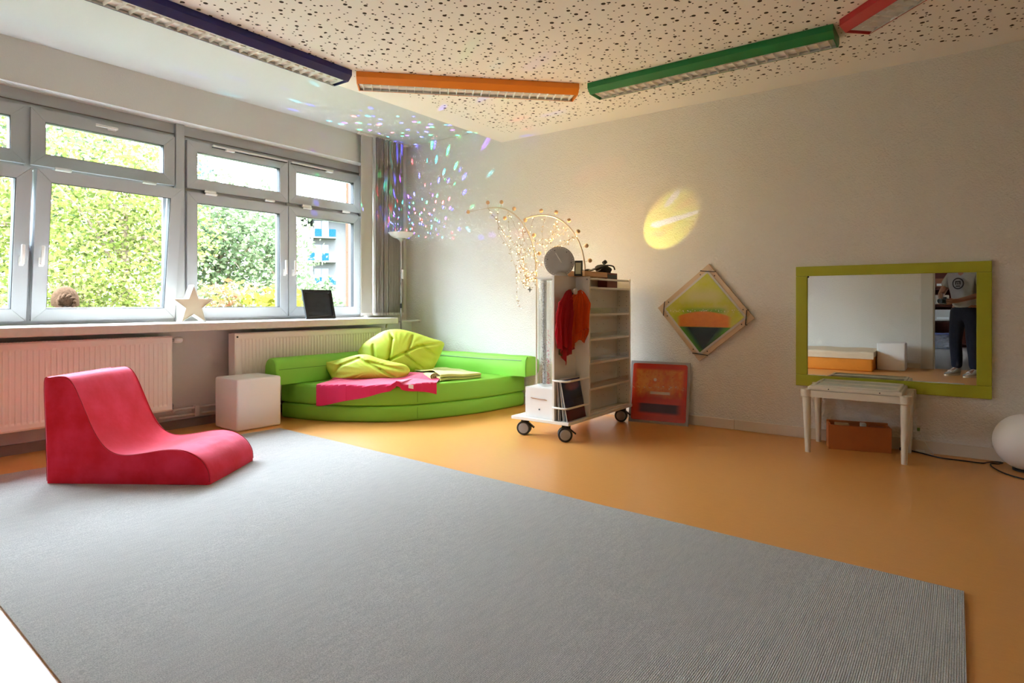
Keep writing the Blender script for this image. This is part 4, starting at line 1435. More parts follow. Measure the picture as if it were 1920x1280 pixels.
for k in range(6):
    bx_ = -2.270 - 0.0185 * k
    o = thing('picture_sheet', (bx_, 3.897, 0.1495), labels[k], 'picture', 'picture sheets in the cart rack')
    sl = -0.060 + 0.012 * k
    w2, hh = 0.140 - 0.004 * (k % 3), 0.30 - 0.006 * (k % 2)

    def sb(x0, x1, y0, y1, z0, z1):
        q = B()
        q.hexa([(x0 + sl * z0 / hh, y0, z0), (x1 + sl * z0 / hh, y0, z0), (x1 + sl * z0 / hh, y1, z0), (x0 + sl * z0 / hh, y1, z0)],
               [(x0 + sl * z1 / hh, y0, z1), (x1 + sl * z1 / hh, y0, z1), (x1 + sl * z1 / hh, y1, z1), (x0 + sl * z1 / hh, y1, z1)])
        return q
    sb(-0.0075, -0.002, -w2, w2, 0, hh).build('board', m_edge if k % 2 == 0 else m_edged, o, world=False)
    if k == 0:
        sb(-0.0019, -0.0006, -w2 + 0.002, w2 - 0.012, 0.003, hh - 0.008).build('printed_face', m_night, o, world=False)


# ------------------------------------------------------------------ chiffon scarves on the knobs
def chiffon(name, rgb, alpha):
    t = NT(name)
    t.base(t.mix(t.noise(t.scale(t.co(), (8, 30, 3)), 2.0, 3), tuple(c * 0.75 for c in lin(rgb)), lin(rgb)))
    t.p.inputs['Roughness'].default_value = 0.7
    tl_ = t.n('ShaderNodeBsdfTranslucent')
    tl_.inputs[0].default_value = (*lin(rgb), 1)
    m1 = t.n('ShaderNodeMixShader')
    m1.inputs[0].default_value = 0.35
    t.link(t.p.outputs[0], m1.inputs[1])
    t.link(tl_.outputs[0], m1.inputs[2])
    tr_ = t.n('ShaderNodeBsdfTransparent')
    tr_.inputs[0].default_value = (*[0.6 + 0.4 * c for c in lin(rgb)], 1)
    m2 = t.n('ShaderNodeMixShader')
    m2.inputs[0].default_value = alpha
    t.link(tr_.outputs[0], m2.inputs[1])
    t.link(m1.outputs[0], m2.inputs[2])
    t.link(m2.outputs[0], t.out.inputs[0])
    return t.m


def scarf(label, mat, hemmat, knob, nrm, side, spread, z_fn, layers=1, seed=1, twist=0.0):
    """cloth gathered on a knob: side = horizontal spread direction, nrm = away from the panel"""
    o = thing('chiffon_scarf', (knob[0], knob[1], knob[2]), label, 'scarf', 'chiffon scarves on the cart')
    nrm, side = Vector(nrm), Vector(side)
    r_ = random.Random(seed)
    ph = [r_.uniform(0, 6) for _ in range(4)]
    for L in range(layers):
        def fn(u, q):
            s_ = spread[0] + (spread[1] - spread[0]) * u
            zb = z_fn(u, L)
            e = min(1.0, q * 3.2) ** 0.55
            z = 0.012 * (1 - q * 6) if q < 0.16 else 0.0
            zz = z + (zb - 0.03) * q ** 0.92
            fold = 0.014 * math.sin(u * 21 + ph[0] + L * 2 + q * 1.5) * (0.3 + 0.7 * q) + 0.008 * math.sin(u * 47 + ph[1] + q * 3)
            off = 0.030 + 0.012 * L + fold * e + 0.016 * math.sin(PI * min(1, q * 1.6)) * (1 - q * 0.5)
            p = Vector(knob) + side * (s_ * e + twist * q * 0.05) + nrm * off
            return (p.x, p.y, knob[2] + 0.005 + zz)
        B().grid(40, 30, fn).build('cloth', mat, o, smooth=True)
        B().tube([fn(k / 39, 1.0) for k in range(40)], 0.0014, 5).build('rolled_hem', hemmat, o, smooth=True)
    return o


m_rs, m_os, m_gs = chiffon('red_chiffon', (214, 26, 44), 0.86), chiffon('orange_chiffon', (255, 104, 26), 0.88), chiffon('green_chiffon', (96, 128, 62), 0.62)
h_r, h_o, h_g = M('red_hem', (170, 18, 34), 0.6), M('orange_hem', (190, 60, 20), 0.6), M('green_hem', (50, 84, 36), 0.6)


def zr(u, L):
    pts_ = [(0, -0.25), (0.12, -0.38), (0.25, -0.40), (0.40, -0.44), (0.55, -0.52), (0.68, -0.46), (0.85, -0.42), (1.0, -0.34)] if L == 0 else [(0, -0.20), (0.3, -0.36), (0.6, -0.40), (0.8, -0.44), (1, -0.40)]
    for (a, za), (b_, zb) in zip(pts_, pts_[1:]):
        if a <= u <= b_:
            return za + (zb - za) * (u - a) / (b_ - a)
    return pts_[-1][1]


def zo(u, L):
    pts_ = [(0, -0.36), (0.2, -0.44), (0.45, -0.36), (0.62, -0.33), (0.85, -0.36), (1.0, -0.22)] if L == 0 else [(0, -0.28), (0.3, -0.30), (0.7, -0.26), (1, -0.24)]
    for (a, za), (b_, zb) in zip(pts_, pts_[1:]):
        if a <= u <= b_:
            return za + (zb - za) * (u - a) / (b_ - a)
    return pts_[-1][1]


scarf('sheer red chiffon scarf hanging from the left cart knob', m_rs, h_r, (-2.368, 3.895, 1.085), (1, 0, 0), (0, 1, 0), (-0.185, 0.035), zr, 2, 4)
scarf('sheer dark green scarf hanging behind the red and orange ones', m_gs, h_g, (-2.374, 3.935, 1.075), (1, 0, 0), (0, 1, 0), (-0.15, 0.07), lambda u, L: -0.47 + 0.08 * abs(u - 0.2) * 3, 1, 9)
scarf('sheer orange chiffon scarf hanging from the right cart knob', m_os, h_o, (-2.325, 4.005, 1.082), (0.80, -0.60, 0), (0.30, 0.62, 0), (-0.22, 0.12), zo, 2, 6)

# ------------------------------------------------------------------ things on top of the cart
dl = thing('dial_disc', (-2.47, 3.95, 1.20), 'round grey metal dial disc with white dots standing on the cart', 'dial')
rot = Matrix.Translation((-2.452, 3.935, 1.312)) @ Matrix.Rotation(math.atan2(-0.80, 0.60) + PI / 2, 4, 'Z') @ Matrix.Rotation(math.radians(-6), 4, 'X')
m_dial = M('brushed_dial', (184, 180, 174), 0.45, metal=0.1, var=(9, 0.12))


def tf(b_):
    b_.v = [tuple(rot @ Vector(p)) for p in b_.v]
    return b_


tf(B().lathe((0, 0, 0), [(0.0, 0.004), (0.112, 0.004), (0.115, 0.0), (0.115, -0.005), (0.108, -0.008), (0.07, -0.008), (0.0, -0.008)], 56, 'y')).build('disc', m_dial, dl, smooth=True)
m_dot = M('white_dot', (244, 242, 236), 0.4)
for k in range(36):
    a = 2 * PI * k / 36 + 0.06
    tf(B().cyl((0.104 * math.cos(a), -0.008, 0.104 * math.sin(a)), (0.104 * math.cos(a), -0.0105, 0.104 * math.sin(a)), 0.0026, n=8)).build('rim_dot', m_dot, dl)
for a in (112, 52, 170, 355):
    a = math.radians(a)
    tf(B().cyl((0.09 * math.cos(a), -0.008, 0.09 * math.sin(a)), (0.09 * math.cos(a), -0.0105, 0.09 * math.sin(a)), 0.0035, n=8)).build('hour_dot', m_gasket, dl)
tf(B().hexa([(0.012, -0.010, -0.012), (0.020, -0.010, -0.009), (-0.026, -0.010, 0.066), (-0.030, -0.010, 0.064)], [(0.012, -0.013, -0.012), (0.020, -0.013, -0.009), (-0.026, -0.013, 0.066), (-0.030, -0.013, 0.064)])).build('pointer', m_dot, dl)
B().lathe((-2.455, 3.955, 1.1995), [(0, 0), (0.06, 0), (0.062, 0.006), (0.048, 0.026), (0.025, 0.036), (0.0, 0.038)], 28).build('foot', m_dial, dl, smooth=True)

mt_ = thing('handheld_meter', (-2.30, 3.985, 1.205), 'small black remote with a beige display leaning on the cart top', 'remote')
B().hexa([(-2.334, 3.955, 1.201), (-2.279, 3.975, 1.201), (-2.281, 3.992, 1.201), (-2.336, 3.972, 1.201)], [(-2.347, 3.985, 1.318), (-2.295, 4.005, 1.318), (-2.297, 4.020, 1.318), (-2.349, 4.000, 1.318)]).build('case', m_black, mt_)
B().hexa([(-2.327, 3.9615, 1.216), (-2.288, 3.9757, 1.216), (-2.2885, 3.977, 1.216), (-2.3275, 3.963, 1.216)], [(-2.3378, 3.9836, 1.302), (-2.300, 3.9975, 1.302), (-2.3005, 3.999, 1.302), (-2.3383, 3.985, 1.302)]).build('display', M('beige_display', (176, 168, 132), 0.3), mt_)

wb = thing('wooden_tray', (-2.33, 4.17, 1.2), 'flat light wooden tray lying across the top of the cart', 'tray')
m_pine = M('pine_wood', (214, 164, 112), 0.5, var=(12, 0.1))
for q in ((-2.405, -2.262, 3.985, 3.997, 1.2005, 1.240), (-2.405, -2.262, 4.333, 4.345, 1.2005, 1.240), (-2.405, -2.393, 3.997, 4.333, 1.2005, 1.240), (-2.274, -2.262, 3.997, 4.333, 1.2005, 1.240)):
    B().box(*q).build('side_board', m_pine, wb)
B().box(-2.393, -2.274, 3.997, 4.333, 1.228, 1.236).build('tray_board', m_pine, wb)
rb_ = thing('red_box', (-2.33, 4.47, 1.122), 'dark red cardboard box standing on the top shelf of the cart', 'box')
m_dred = M('dark_red_card', (112, 34, 30), 0.5)
B().box(-2.368, -2.284, 4.385, 4.565, 1.1225, 1.242, r=0.002, seg=1).build('box_body', m_dred, rb_)
B().box(-2.2835, -2.2825, 4.395, 4.555, 1.196, 1.228).build('label_patch', m_black, rb_)
bg_ = thing('black_projector', (-2.33, 4.3, 1.243), 'black fabric-covered effect projector lying on top of the cart', 'projector')
m_fab = M('black_fabric', (34, 36, 42), 0.75, bump=(60, 0.5, 0.006))


def lump(u, q):
    a = 2 * PI * u
    ph_ = PI * q
    r1 = 1 + 0.16 * math.sin(3 * a + 1) * math.sin(ph_) + 0.08 * math.sin(7 * a + 4 * q * 3)
    x_, y_, z_ = math.sin(ph_) * math.cos(a) * r1, math.sin(ph_) * math.sin(a) * r1, math.cos(ph_)
    return (-2.335 + 0.045 * x_, 4.425 + 0.105 * y_, 1.243 + max(0.0, 0.030 + 0.034 * z_ * r1 - 0.018 * max(0, y_)))


B().grid(33, 17, lump).build('cover', m_fab, bg_, smooth=True)
B().grid(24, 5, lambda u, q: (-2.36 + 0.07 * q * (0.5 + 0.5 * u), 4.06 + 0.30 * u, 1.243 + 0.004 + 0.026 * u + 0.006 * math.sin(u * 17 + q * 4) * u), thick=0.004).build('flap', m_fab, bg_, smooth=True)
B().tube(spline([(-2.30, 4.06, 1.246), (-2.29, 4.15, 1.252), (-2.30, 4.25, 1.272), (-2.31, 4.34, 1.288), (-2.30, 4.42, 1.302), (-2.29, 4.50, 1.298), (-2.30, 4.55, 1.275)], 6), 0.006, 8).build('strap', m_fab, bg_, smooth=True)
B().tube(spline([(-2.28, 4.08, 1.246), (-2.272, 4.14, 1.256), (-2.276, 4.20, 1.246), (-2.285, 4.28, 1.262)], 6), 0.0025, 6).build('lead', m_hub, bg_, smooth=True)
B().cyl((-2.352, 4.452, 1.322), (-2.340, 4.472, 1.338), 0.016, n=18).build('lens_barrel', m_black, bg_, smooth=True)
sl_ = bpy.data.lights.new('effect_beam', 'SPOT')
sl_.energy = 3.8
sl_.spot_size = math.radians(37)
sl_.spot_blend = 0.35
sl_.shadow_soft_size = 0.004
sl_.use_nodes = True
nt = sl_.node_tree
em = nt.nodes['Emission']
tc = nt.nodes.new('ShaderNodeTexCoord')
nz = nt.nodes.new('ShaderNodeTexNoise')
mp = nt.nodes.new('ShaderNodeMapping')
mp.inputs['Rotation'].default_value = (0.0, 0.0, 0.75)
mp.inputs['Scale'].default_value = (3.2, 9.0, 1.0)
nt.links.new(tc.outputs['Normal'], mp.inputs['Vector'])
nt.links.new(mp.outputs[0], nz.inputs['Vector'])
nz.inputs['Scale'].default_value = 1.0
nz.inputs['Detail'].default_value = 1.0
rp = nt.nodes.new('ShaderNodeValToRGB')
els = rp.color_ramp.elements
els[0].position, els[0].color = 0.30, (1.0, 0.45, 0.12, 1)
els[1].position, els[1].color = 0.40, (1.0, 0.72, 0.10, 1)
for pos, cl in ((0.56, (0.80, 0.85, 0.06, 1)), (0.605, (0.80, 0.84, 0.10, 1)), (0.625, (1.0, 0.95, 0.92, 1)), (0.70, (1.0, 0.92, 0.9, 1))):
    e_ = els.new(pos)
    e_.color = cl
nt.links.new(nz.outputs['Fac'], rp.inputs[0])
nt.links.new(rp.outputs[0], em.inputs['Color'])
so_ = bpy.data.objects.new('effect_beam', sl_)
COL.objects.link(so_)
so_.parent = bg_
src, dst = Vector((-2.335, 4.480, 1.345)), Vector((-2.035, 4.95, 1.650))
so_.location = src - bg_.location
so_.rotation_euler = (dst - src).to_track_quat('-Z', 'Y').to_euler()

# ------------------------------------------------------------------ fairy-light arches with wooden balls
m_rod = M('cream_rod', (214, 200, 178), 0.5)
m_wood = M('wooden_ball', (214, 178, 138), 0.55, var=(40, 0.08))
m_wire = M('copper_wire', (150, 128, 96), 0.4, metal=0.6)
m_led = M('warm_led', (255, 236, 190), 0.3, emit=((255, 200, 110), 14.0))
m_petal = M('twig_leaf', (170, 150, 110), 0.4, metal=0.3)
rg_ = random.Random(21)


def arch(label, rod_pts, stems, wires, foot, seed):
    o = thing('fairy_light_arch', foot, label, 'fairy lights', 'fairy-light arches with wooden balls')
    B().tube(spline(rod_pts, 8), 0.0062, 8).build('arched_rod', m_rod, o, smooth=True)
    for a, c_ in stems:
        a, c_ = Vector(a), Vector(c_)
        bl_ = B().ball(c_, 0.0165, 16).build('wooden_ball', m_wood, o, smooth=True)
        B().cyl(a, c_ - (c_ - a).normalized() * 0.013, 0.0022, n=6).build('stem', m_rod, bl_)
    wr_, ld_, lf_ = B(), B(), B()
    r_ = random.Random(seed)
    for w in wires:
        pts_ = spline(w, 8)
        pts_ = [p + Vector((r_.uniform(-1, 1), r_.uniform(-1, 1), r_.uniform(-1, 1))) * 0.006 for p in pts_]
        wr_.tube(pts_, 0.0009, 4)
        for i in range(2, len(pts_) - 1, 2):
            if r_.random() < 0.7:
                d_ = Vector((r_.uniform(-1, 1), r_.uniform(-1, 1), r_.uniform(-1, 1))).normalized()
                e = pts_[i] + d_ * r_.uniform(0.008, 0.03)
                wr_.tube([pts_[i], e], 0.0008, 4)
                ld_.ball(e, r_.uniform(0.0013, 0.0023), 6)
            if r_.random() < 0.8:
                d_ = (Vector((r_.uniform(-1, 1), r_.uniform(-0.6, 0.6), r_.uniform(-1, 1)))).normalized()
                p = pts_[i]
                s_ = d_.cross(Vector((0.5, -0.8, 0.1))).normalized() * 0.0035
                L = r_.uniform(0.014, 0.028)
                lf_.add([p, p + d_ * L * 0.5 + s_, p + d_ * L, p + d_ * L * 0.5 - s_], [(0, 1, 2, 3)])
    tag(wr_.build('light_wire', m_wire, o), kind='stuff')
    tag(ld_.build('led_bulbs', m_led, o), kind='stuff')
    tag(lf_.build('wire_leaves', m_petal, o), kind='stuff')
    return o


def glow(parent, loc, w):
    g = bpy.data.lights.new('led_glow', 'POINT')
    g.energy = w * 0.75
    g.color = (1.0, 0.66, 0.28)
    g.shadow_soft_size = 0.02
    q = bpy.data.objects.new('led_glow', g)
    COL.objects.link(q)
    q.parent = parent
    q.location = Vector(loc) - parent.location


rod1 = [(-2.682, 3.97, 0.1485), (-2.682, 3.97, 0.6), (-2.690, 3.98, 1.05), (-2.702, 4.0, 1.20), (-2.712, 4.0, 1.33), (-2.738, 4.0, 1.46), (-2.80, 4.0, 1.585), (-2.88, 4.0, 1.685), (-2.98, 4.0, 1.752), (-3.08, 4.0, 1.785), (-3.20, 4.0, 1.792)]
st1 = [((-3.19, 4, 1.792), (-3.193, 4, 1.838)), ((-3.058, 4, 1.783), (-3.050, 4, 1.828)), ((-2.945, 4, 1.735), (-2.921, 4, 1.762)), ((-2.845, 4, 1.648), (-2.812, 4, 1.660)), ((-2.762, 4, 1.522), (-2.728, 4, 1.535)), ((-2.718, 4, 1.375), (-2.676, 4, 1.388)), ((-2.97, 4.0, 1.748), (-3.001, 3.98, 1.690)), ((-3.20, 4, 1.79), (-3.408, 4, 1.779))]
hub = Vector((-2.72, 3.99, 1.17))
w1_ = []
for k in range(9):
    i = 3 + int(k * 0.85)
    a = Vector(rod1[min(10, i)])
    m1 = a.lerp(hub, 0.35) + Vector((rg_.uniform(-0.10, 0.02), rg_.uniform(-0.06, 0.06), rg_.uniform(-0.06, 0.03)))
    m2 = a.lerp(hub, 0.7) + Vector((rg_.uniform(-0.12, 0.02), rg_.uniform(-0.06, 0.06), rg_.uniform(-0.05, 0.03)))
    w1_.append([a, m1, m2, hub + Vector((rg_.uniform(-0.12, 0.02), rg_.uniform(-0.03, 0.03), rg_.uniform(-0.06, 0.1)))])
w1_.append([(-3.19, 4, 1.79), (-3.06, 3.99, 1.63), (-2.96, 3.98, 1.44), (-2.88, 3.98, 1.25), (-2.80, 3.98, 1.15), (-2.72, 3.98, 1.12)])
w1_.append([(-3.19, 4, 1.79), (-3.04, 4.02, 1.58), (-2.93, 4.02, 1.48), (-2.82, 4.02, 1.42), (-2.72, 4.0, 1.36)])
w1_.append([(-2.89, 3.98, 1.27), (-2.88, 3.98, 1.15), (-2.875, 3.98, 1.02), (-2.865, 3.98, 0.97)])
w1_.append([(-2.71, 4.0, 1.50), (-2.72, 3.995, 1.40), (-2.70, 3.99, 1.28), (-2.70, 3.99, 1.16)])
w1_.append([(-2.73, 3.99, 1.45), (-2.70, 4.01, 1.35), (-2.715, 3.985, 1.22), (-2.69, 3.99, 1.12)])
fa = arch('tall cream rod arch with wooden balls beside the glitter tube', rod1, st1, w1_, (-2.682, 3.97, 0.1485), 5)
rod2 = [(-2.318, 4.09, 1.2405), (-2.322, 4.09, 1.30), (-2.345, 4.09, 1.405), (-2.395, 4.09, 1.51), (-2.47, 4.09, 1.60), (-2.57, 4.09, 1.668), (-2.68, 4.09, 1.700), (-2.78, 4.09, 1.703), (-2.875, 4.09, 1.690)]
st2 = [((-2.80, 4.09, 1.704), (-2.856, 4.09, 1.752)) if False else ((-2.722, 4.09, 1.703), (-2.718, 4.09, 1.738)), ((-2.60, 4.09, 1.682), (-2.577, 4.09, 1.680 + 0.034)), ((-2.49, 4.09, 1.616), (-2.460, 4.09, 1.640)), ((-2.415, 4.09, 1.538), (-2.377, 4.09, 1.548)), ((-2.352, 4.09, 1.425), (-2.305, 4.09, 1.435)), ((-2.326, 4.09, 1.312), (-2.275, 4.09, 1.322))]
w2_ = []
for k in range(9):
    a = Vector(rod2[3 + k % 6])
    e = Vector((-2.66 + rg_.uniform(-0.06, 0.08), 4.05, 1.30 + rg_.uniform(-0.08, 0.2)))
    m1 = a.lerp(e, 0.4) + Vector((rg_.uniform(-0.08, 0.08), rg_.uniform(-0.05, 0.05), rg_.uniform(-0.10, 0.0)))
    w2_.append([a, m1, e])
fb2 = arch('lower cream rod arch with wooden balls standing on the cart', rod2, st2, w2_, (-2.318, 4.09, 1.2405), 6)
for p, w in (((-2.62, 4.10, 1.64), 0.9), ((-2.40, 4.14, 1.52), 1.1), ((-2.72, 4.05, 1.40), 0.8), ((-2.55, 4.10, 1.45), 0.8), ((-2.95, 4.03, 1.60), 0.4), ((-2.72, 4.02, 1.22), 0.5)):
    glow(fb2 if p[0] > -2.7 else fa, p, w)
# small silver star charm
cs = B()
pg = []
for k in range(8):
    r_ = 0.022 if k % 2 == 0 else 0.008
    pg.append((r_ * math.cos(k * PI / 4), r_ * math.sin(k * PI / 4)))
cs.prism(pg, -0.003, 0.003, lambda a, b_, h_: (-2.735 + 0.83 * a, 3.955 + 0.5 * a + h_, 1.105 + b_))
cs.build('star_charm', m_hub, fa)
# ------------------------------------------------------------------ outdoors
m_grass = M('lawn', (92, 98, 72), 0.9, var=(3, 0.3))
struct(B().box(-140, -5.62, -60, 120, -0.5, -0.25).build('ground', m_grass))
m_peach = M('peach_render', (98, 66, 53), 0.85, spec=0.0, bump=(60, 0.2, 0.01))
ow = B()
ow.box(-5.60, -5.452, 4.452, 6.5, -0.3, 3.6).box(-5.60, -5.452, -3, 4.452, -0.3, 0.80).box(-5.60, -5.452, -3, 4.452, 2.56, 3.6)
struct(ow.build('wall_outside', m_peach))
m_bark = M('bark', (96, 80, 64), 0.9, bump=(30, 0.6, 0.02))


def leaf_mat(name, cols):
    t = NT(name)
    at = t.n('ShaderNodeAttribute', attribute_name='leaf_tone')
    rp = t.n('ShaderNodeValToRGB')
    e = rp.color_ramp.elements
    e[0].color = (*lin(cols[0]), 1)
    e[1].color = (*lin(cols[-1]), 1)
    for k in range(1, len(cols) - 1):
        q = e.new(k / (len(cols) - 1))
        q.color = (*lin(cols[k]), 1)
    t.link(at.outputs['Fac'], rp.inputs[0])
    df = t.n('ShaderNodeBsdfDiffuse')
    tl_ = t.n('ShaderNodeBsdfTranslucent')
    t.link(rp.outputs[0], df.inputs[0])
    t.link(rp.outputs[0], tl_.inputs[0])
    mx = t.n('ShaderNodeMixShader')
    mx.inputs[0].default_value = 0.42
    t.link(df.outputs[0], mx.inputs[1])
    t.link(tl_.outputs[0], mx.inputs[2])
    t.link(mx.outputs[0], t.out.inputs[0])
    return t.m


lm_yg = leaf_mat('leaf_yellow_green', [(52, 62, 28), (82, 92, 40), (102, 106, 54), (116, 114, 78)])
lm_g = leaf_mat('leaf_green', [(50, 62, 42), (74, 86, 58), (96, 104, 78)])
lm_p = leaf_mat('leaf_pine', [(42, 64, 52), (62, 86, 70), (86, 104, 88)])
lm_r = leaf_mat('leaf_autumn', [(110, 66, 40), (124, 110, 86), (134, 116, 50), (92, 100, 46), (132, 120, 104)])
lm_f = leaf_mat('leaf_fern', [(92, 104, 34), (128, 120, 36), (108, 114, 54)])


def foliage(cen, rx, ry, rz, n, size, seed, flat=0.0):
    r_ = np.random.default_rng(seed)
    d_ = r_.normal(size=(n, 3))
    d_ /= np.linalg.norm(d_, axis=1)[:, None]
    rad = r_.random(n) ** 0.45
    lump = 1 + 0.22 * np.sin(d_[:, 0] * 7 + seed) * np.sin(d_[:, 1] * 6 + 2 * seed) + 0.15 * np.sin(d_[:, 2] * 9 + seed)
    P = d_ * (rad * lump)[:, None] * np.array([rx, ry, rz]) + np.array(cen)
    a = r_.normal(size=(n, 3))
    a[:, 2] *= 0.7
    a /= np.linalg.norm(a, axis=1)[:, None]
    b_ = np.cross(a, r_.normal(size=(n, 3)))
    b_ /= np.linalg.norm(b_, axis=1)[:, None]
    s_ = size * (0.6 + 0.8 * r_.random(n))[:, None]
    V = np.empty((n, 4, 3))
    V[:, 0] = P - a * s_ * 0.5
    V[:, 1] = P + b_ * s_ * 0.30
    V[:, 2] = P + a * s_ * 0.5
    V[:, 3] = P - b_ * s_ * 0.30
    return V.reshape(-1, 3), r_.random(n)


def leaves_obj(name, V, tone, mat, parent):
    n = len(tone)
    off = np.array(root_offset(parent))
    me = bpy.data.meshes.new(name)
    me.vertices.add(4 * n)
    me.vertices.foreach_set('co', (V - off).astype(np.float32).ravel())
    me.loops.add(4 * n)
    me.loops.foreach_set('vertex_index', np.arange(4 * n, dtype=np.int32))
    me.polygons.add(n)
    me.polygons.foreach_set('loop_start', np.arange(0, 4 * n, 4, dtype=np.int32))
    me.polygons.foreach_set('loop_total', np.full(n, 4, dtype=np.int32))
    me.update(calc_edges=True)
    at = me.attributes.new('leaf_tone', 'FLOAT', 'FACE')
    at.data.foreach_set('value', tone.astype(np.float32))
    me.materials.append(mat)
    o = bpy.data.objects.new(name, me)
    COL.objects.link(o)
    o.parent = parent
    return tag(o, kind='stuff')


def tree(name, label, cat, cen, r3, n, size, mat, seed, stems=1, grp=None):
    z0 = -0.25
    t_ = thing(name, (cen[0], cen[1], z0), label, cat, grp)
    V, tone = foliage(cen, r3[0], r3[0], r3[1], n, size, seed)
    leaves_obj('foliage', V, tone, mat, t_)
    r_ = random.Random(seed)
    for k in range(stems):
        dx, dy = r_.uniform(-0.3, 0.3) * r3[0] * (stems > 1), r_.uniform(-0.3, 0.3) * r3[0] * (stems > 1)
        h_ = cen[2] - z0
        rr_ = 0.05 * max(r3) if stems == 1 else 0.02 * max(r3)
        tr_ = B().tube([(cen[0] + dx * 0.4, cen[1] + dy * 0.4, z0), (cen[0] + dx * 0.8, cen[1] + dy * 0.8, z0 + h_ * 0.5), (cen[0] + dx, cen[1] + dy, cen[2] + r3[1] * 0.5)], [rr_, rr_ * 0.8, rr_ * 0.3], 8).build('trunk' if stems == 1 else 'stem', m_bark, t_, smooth=True)
        br_ = B()
        for q in range(7):
            a = r_.uniform(0, 2 * PI)
            e = Vector((cen[0] + dx + math.cos(a) * r3[0] * 0.8, cen[1] + dy + math.sin(a) * r3[0] * 0.8, cen[2] + r_.uniform(-0.4, 0.7) * r3[1]))
            s0 = Vector((cen[0] + dx * 0.9, cen[1] + dy * 0.9, z0 + h_ * r_.uniform(0.5, 1.0)))
            br_.tube([s0, s0.lerp(e, 0.5) + Vector((0, 0, 0.1 * r3[1])), e], [rr_ * 0.4, rr_ * 0.25, rr_ * 0.08], 5)
        br_.build('branches', m_bark, tr_, smooth=True)
    return t_


tree('leafy_tree', 'near yellow-green tree filling the leftmost tilted window', 'tree', (-10.6, 2.35, 2.30), (1.45, 1.9), 13000, 0.068, lm_yg, 1)
tree('leafy_tree', 'near yellow-green tree filling the second tilted window pane', 'tree', (-9.05, 3.55, 2.05), (1.05, 1.55), 11000, 0.062, lm_yg, 2)
tree('leafy_shrub', 'low yellow-green shrub under the near trees outside the tilted window', 'shrub', (-8.4, 2.85, 0.9), (1.0, 0.85), 6500, 0.06, lm_yg, 3, 4)
tree('leafy_tree', 'tall pale green tree far behind the near yellow-green trees', 'tree', (-18.6, 5.9, 4.2), (3.2, 3.6), 9000, 0.19, lm_g, 4)
tree('leafy_tree', 'tall green tree far out at the left edge of the windows', 'tree', (-20.5, 2.0, 4.2), (3.6, 4.0), 8000, 0.20, lm_g, 5)
tree('conifer_tree', 'blue-green conifer seen at the left of the untilted window', 'tree', (-25.4, 12.2, 4.6), (1.5, 3.6), 7000, 0.16, lm_p, 6)
tree('leafy_tree', 'rounded pale green tree in the middle of the untilted window', 'tree', (-18.0, 9.6, 2.7), (2.0, 2.1), 9000, 0.15, lm_g, 7)
tree('airy_tree', 'thin airy green tree with sky gaps in the untilted window', 'tree', (-16.2, 10.4, 2.5), (1.3, 1.7), 2600, 0.13, lm_g, 8)
tree('autumn_shrub', 'pinkish and yellow autumn shrub just above the window sill outside', 'shrub', (-7.15, 3.95, 0.96), (0.45, 0.34), 900, 0.075, lm_r, 9, 3)
tree('fern_shrub', 'yellow fern-like shrub low outside the untilted window', 'shrub', (-6.75, 4.35, 0.86), (0.40, 0.36), 900, 0.10, lm_f, 10, 3)
tree('leafy_shrub', 'tall green shrub outside next to the peach house wall', 'shrub', (-8.0, 6.95, 1.25), (0.30, 0.80), 1600, 0.07, lm_yg, 11, 3)
tree('leafy_shrub', 'low green shrub in front of the far apartment block', 'shrub', (-9.6, 6.85, 0.9), (0.62, 0.55), 2200, 0.10, lm_g, 12, 3)
tree('leafy_tree', 'pale tree partly hiding the far apartment block', 'tree', (-20.6, 13.6, 2.0), (0.9, 1.7), 700, 0.13, lm_g, 13)

# unseen trees added left of the windows to block the low sky
for k_, (c_, r3_, n_, w_) in enumerate((((-10.5, -1.6, 1.7), (1.7, 2.1), 7000, 'first'), ((-11.5, -5.2, 2.0), (2.1, 2.5), 7000, 'second'), ((-9.6, -9.0, 2.2), (2.0, 2.8), 6000, 'third'), ((-17.0, -3.4, 2.8), (3.0, 3.4), 6000, 'fourth'))):
    tree('leafy_tree', '%s unseen tree added past the left end of the window row to block low sky' % w_, 'tree', c_, r3_, n_, 0.16, lm_g, 30 + k_)

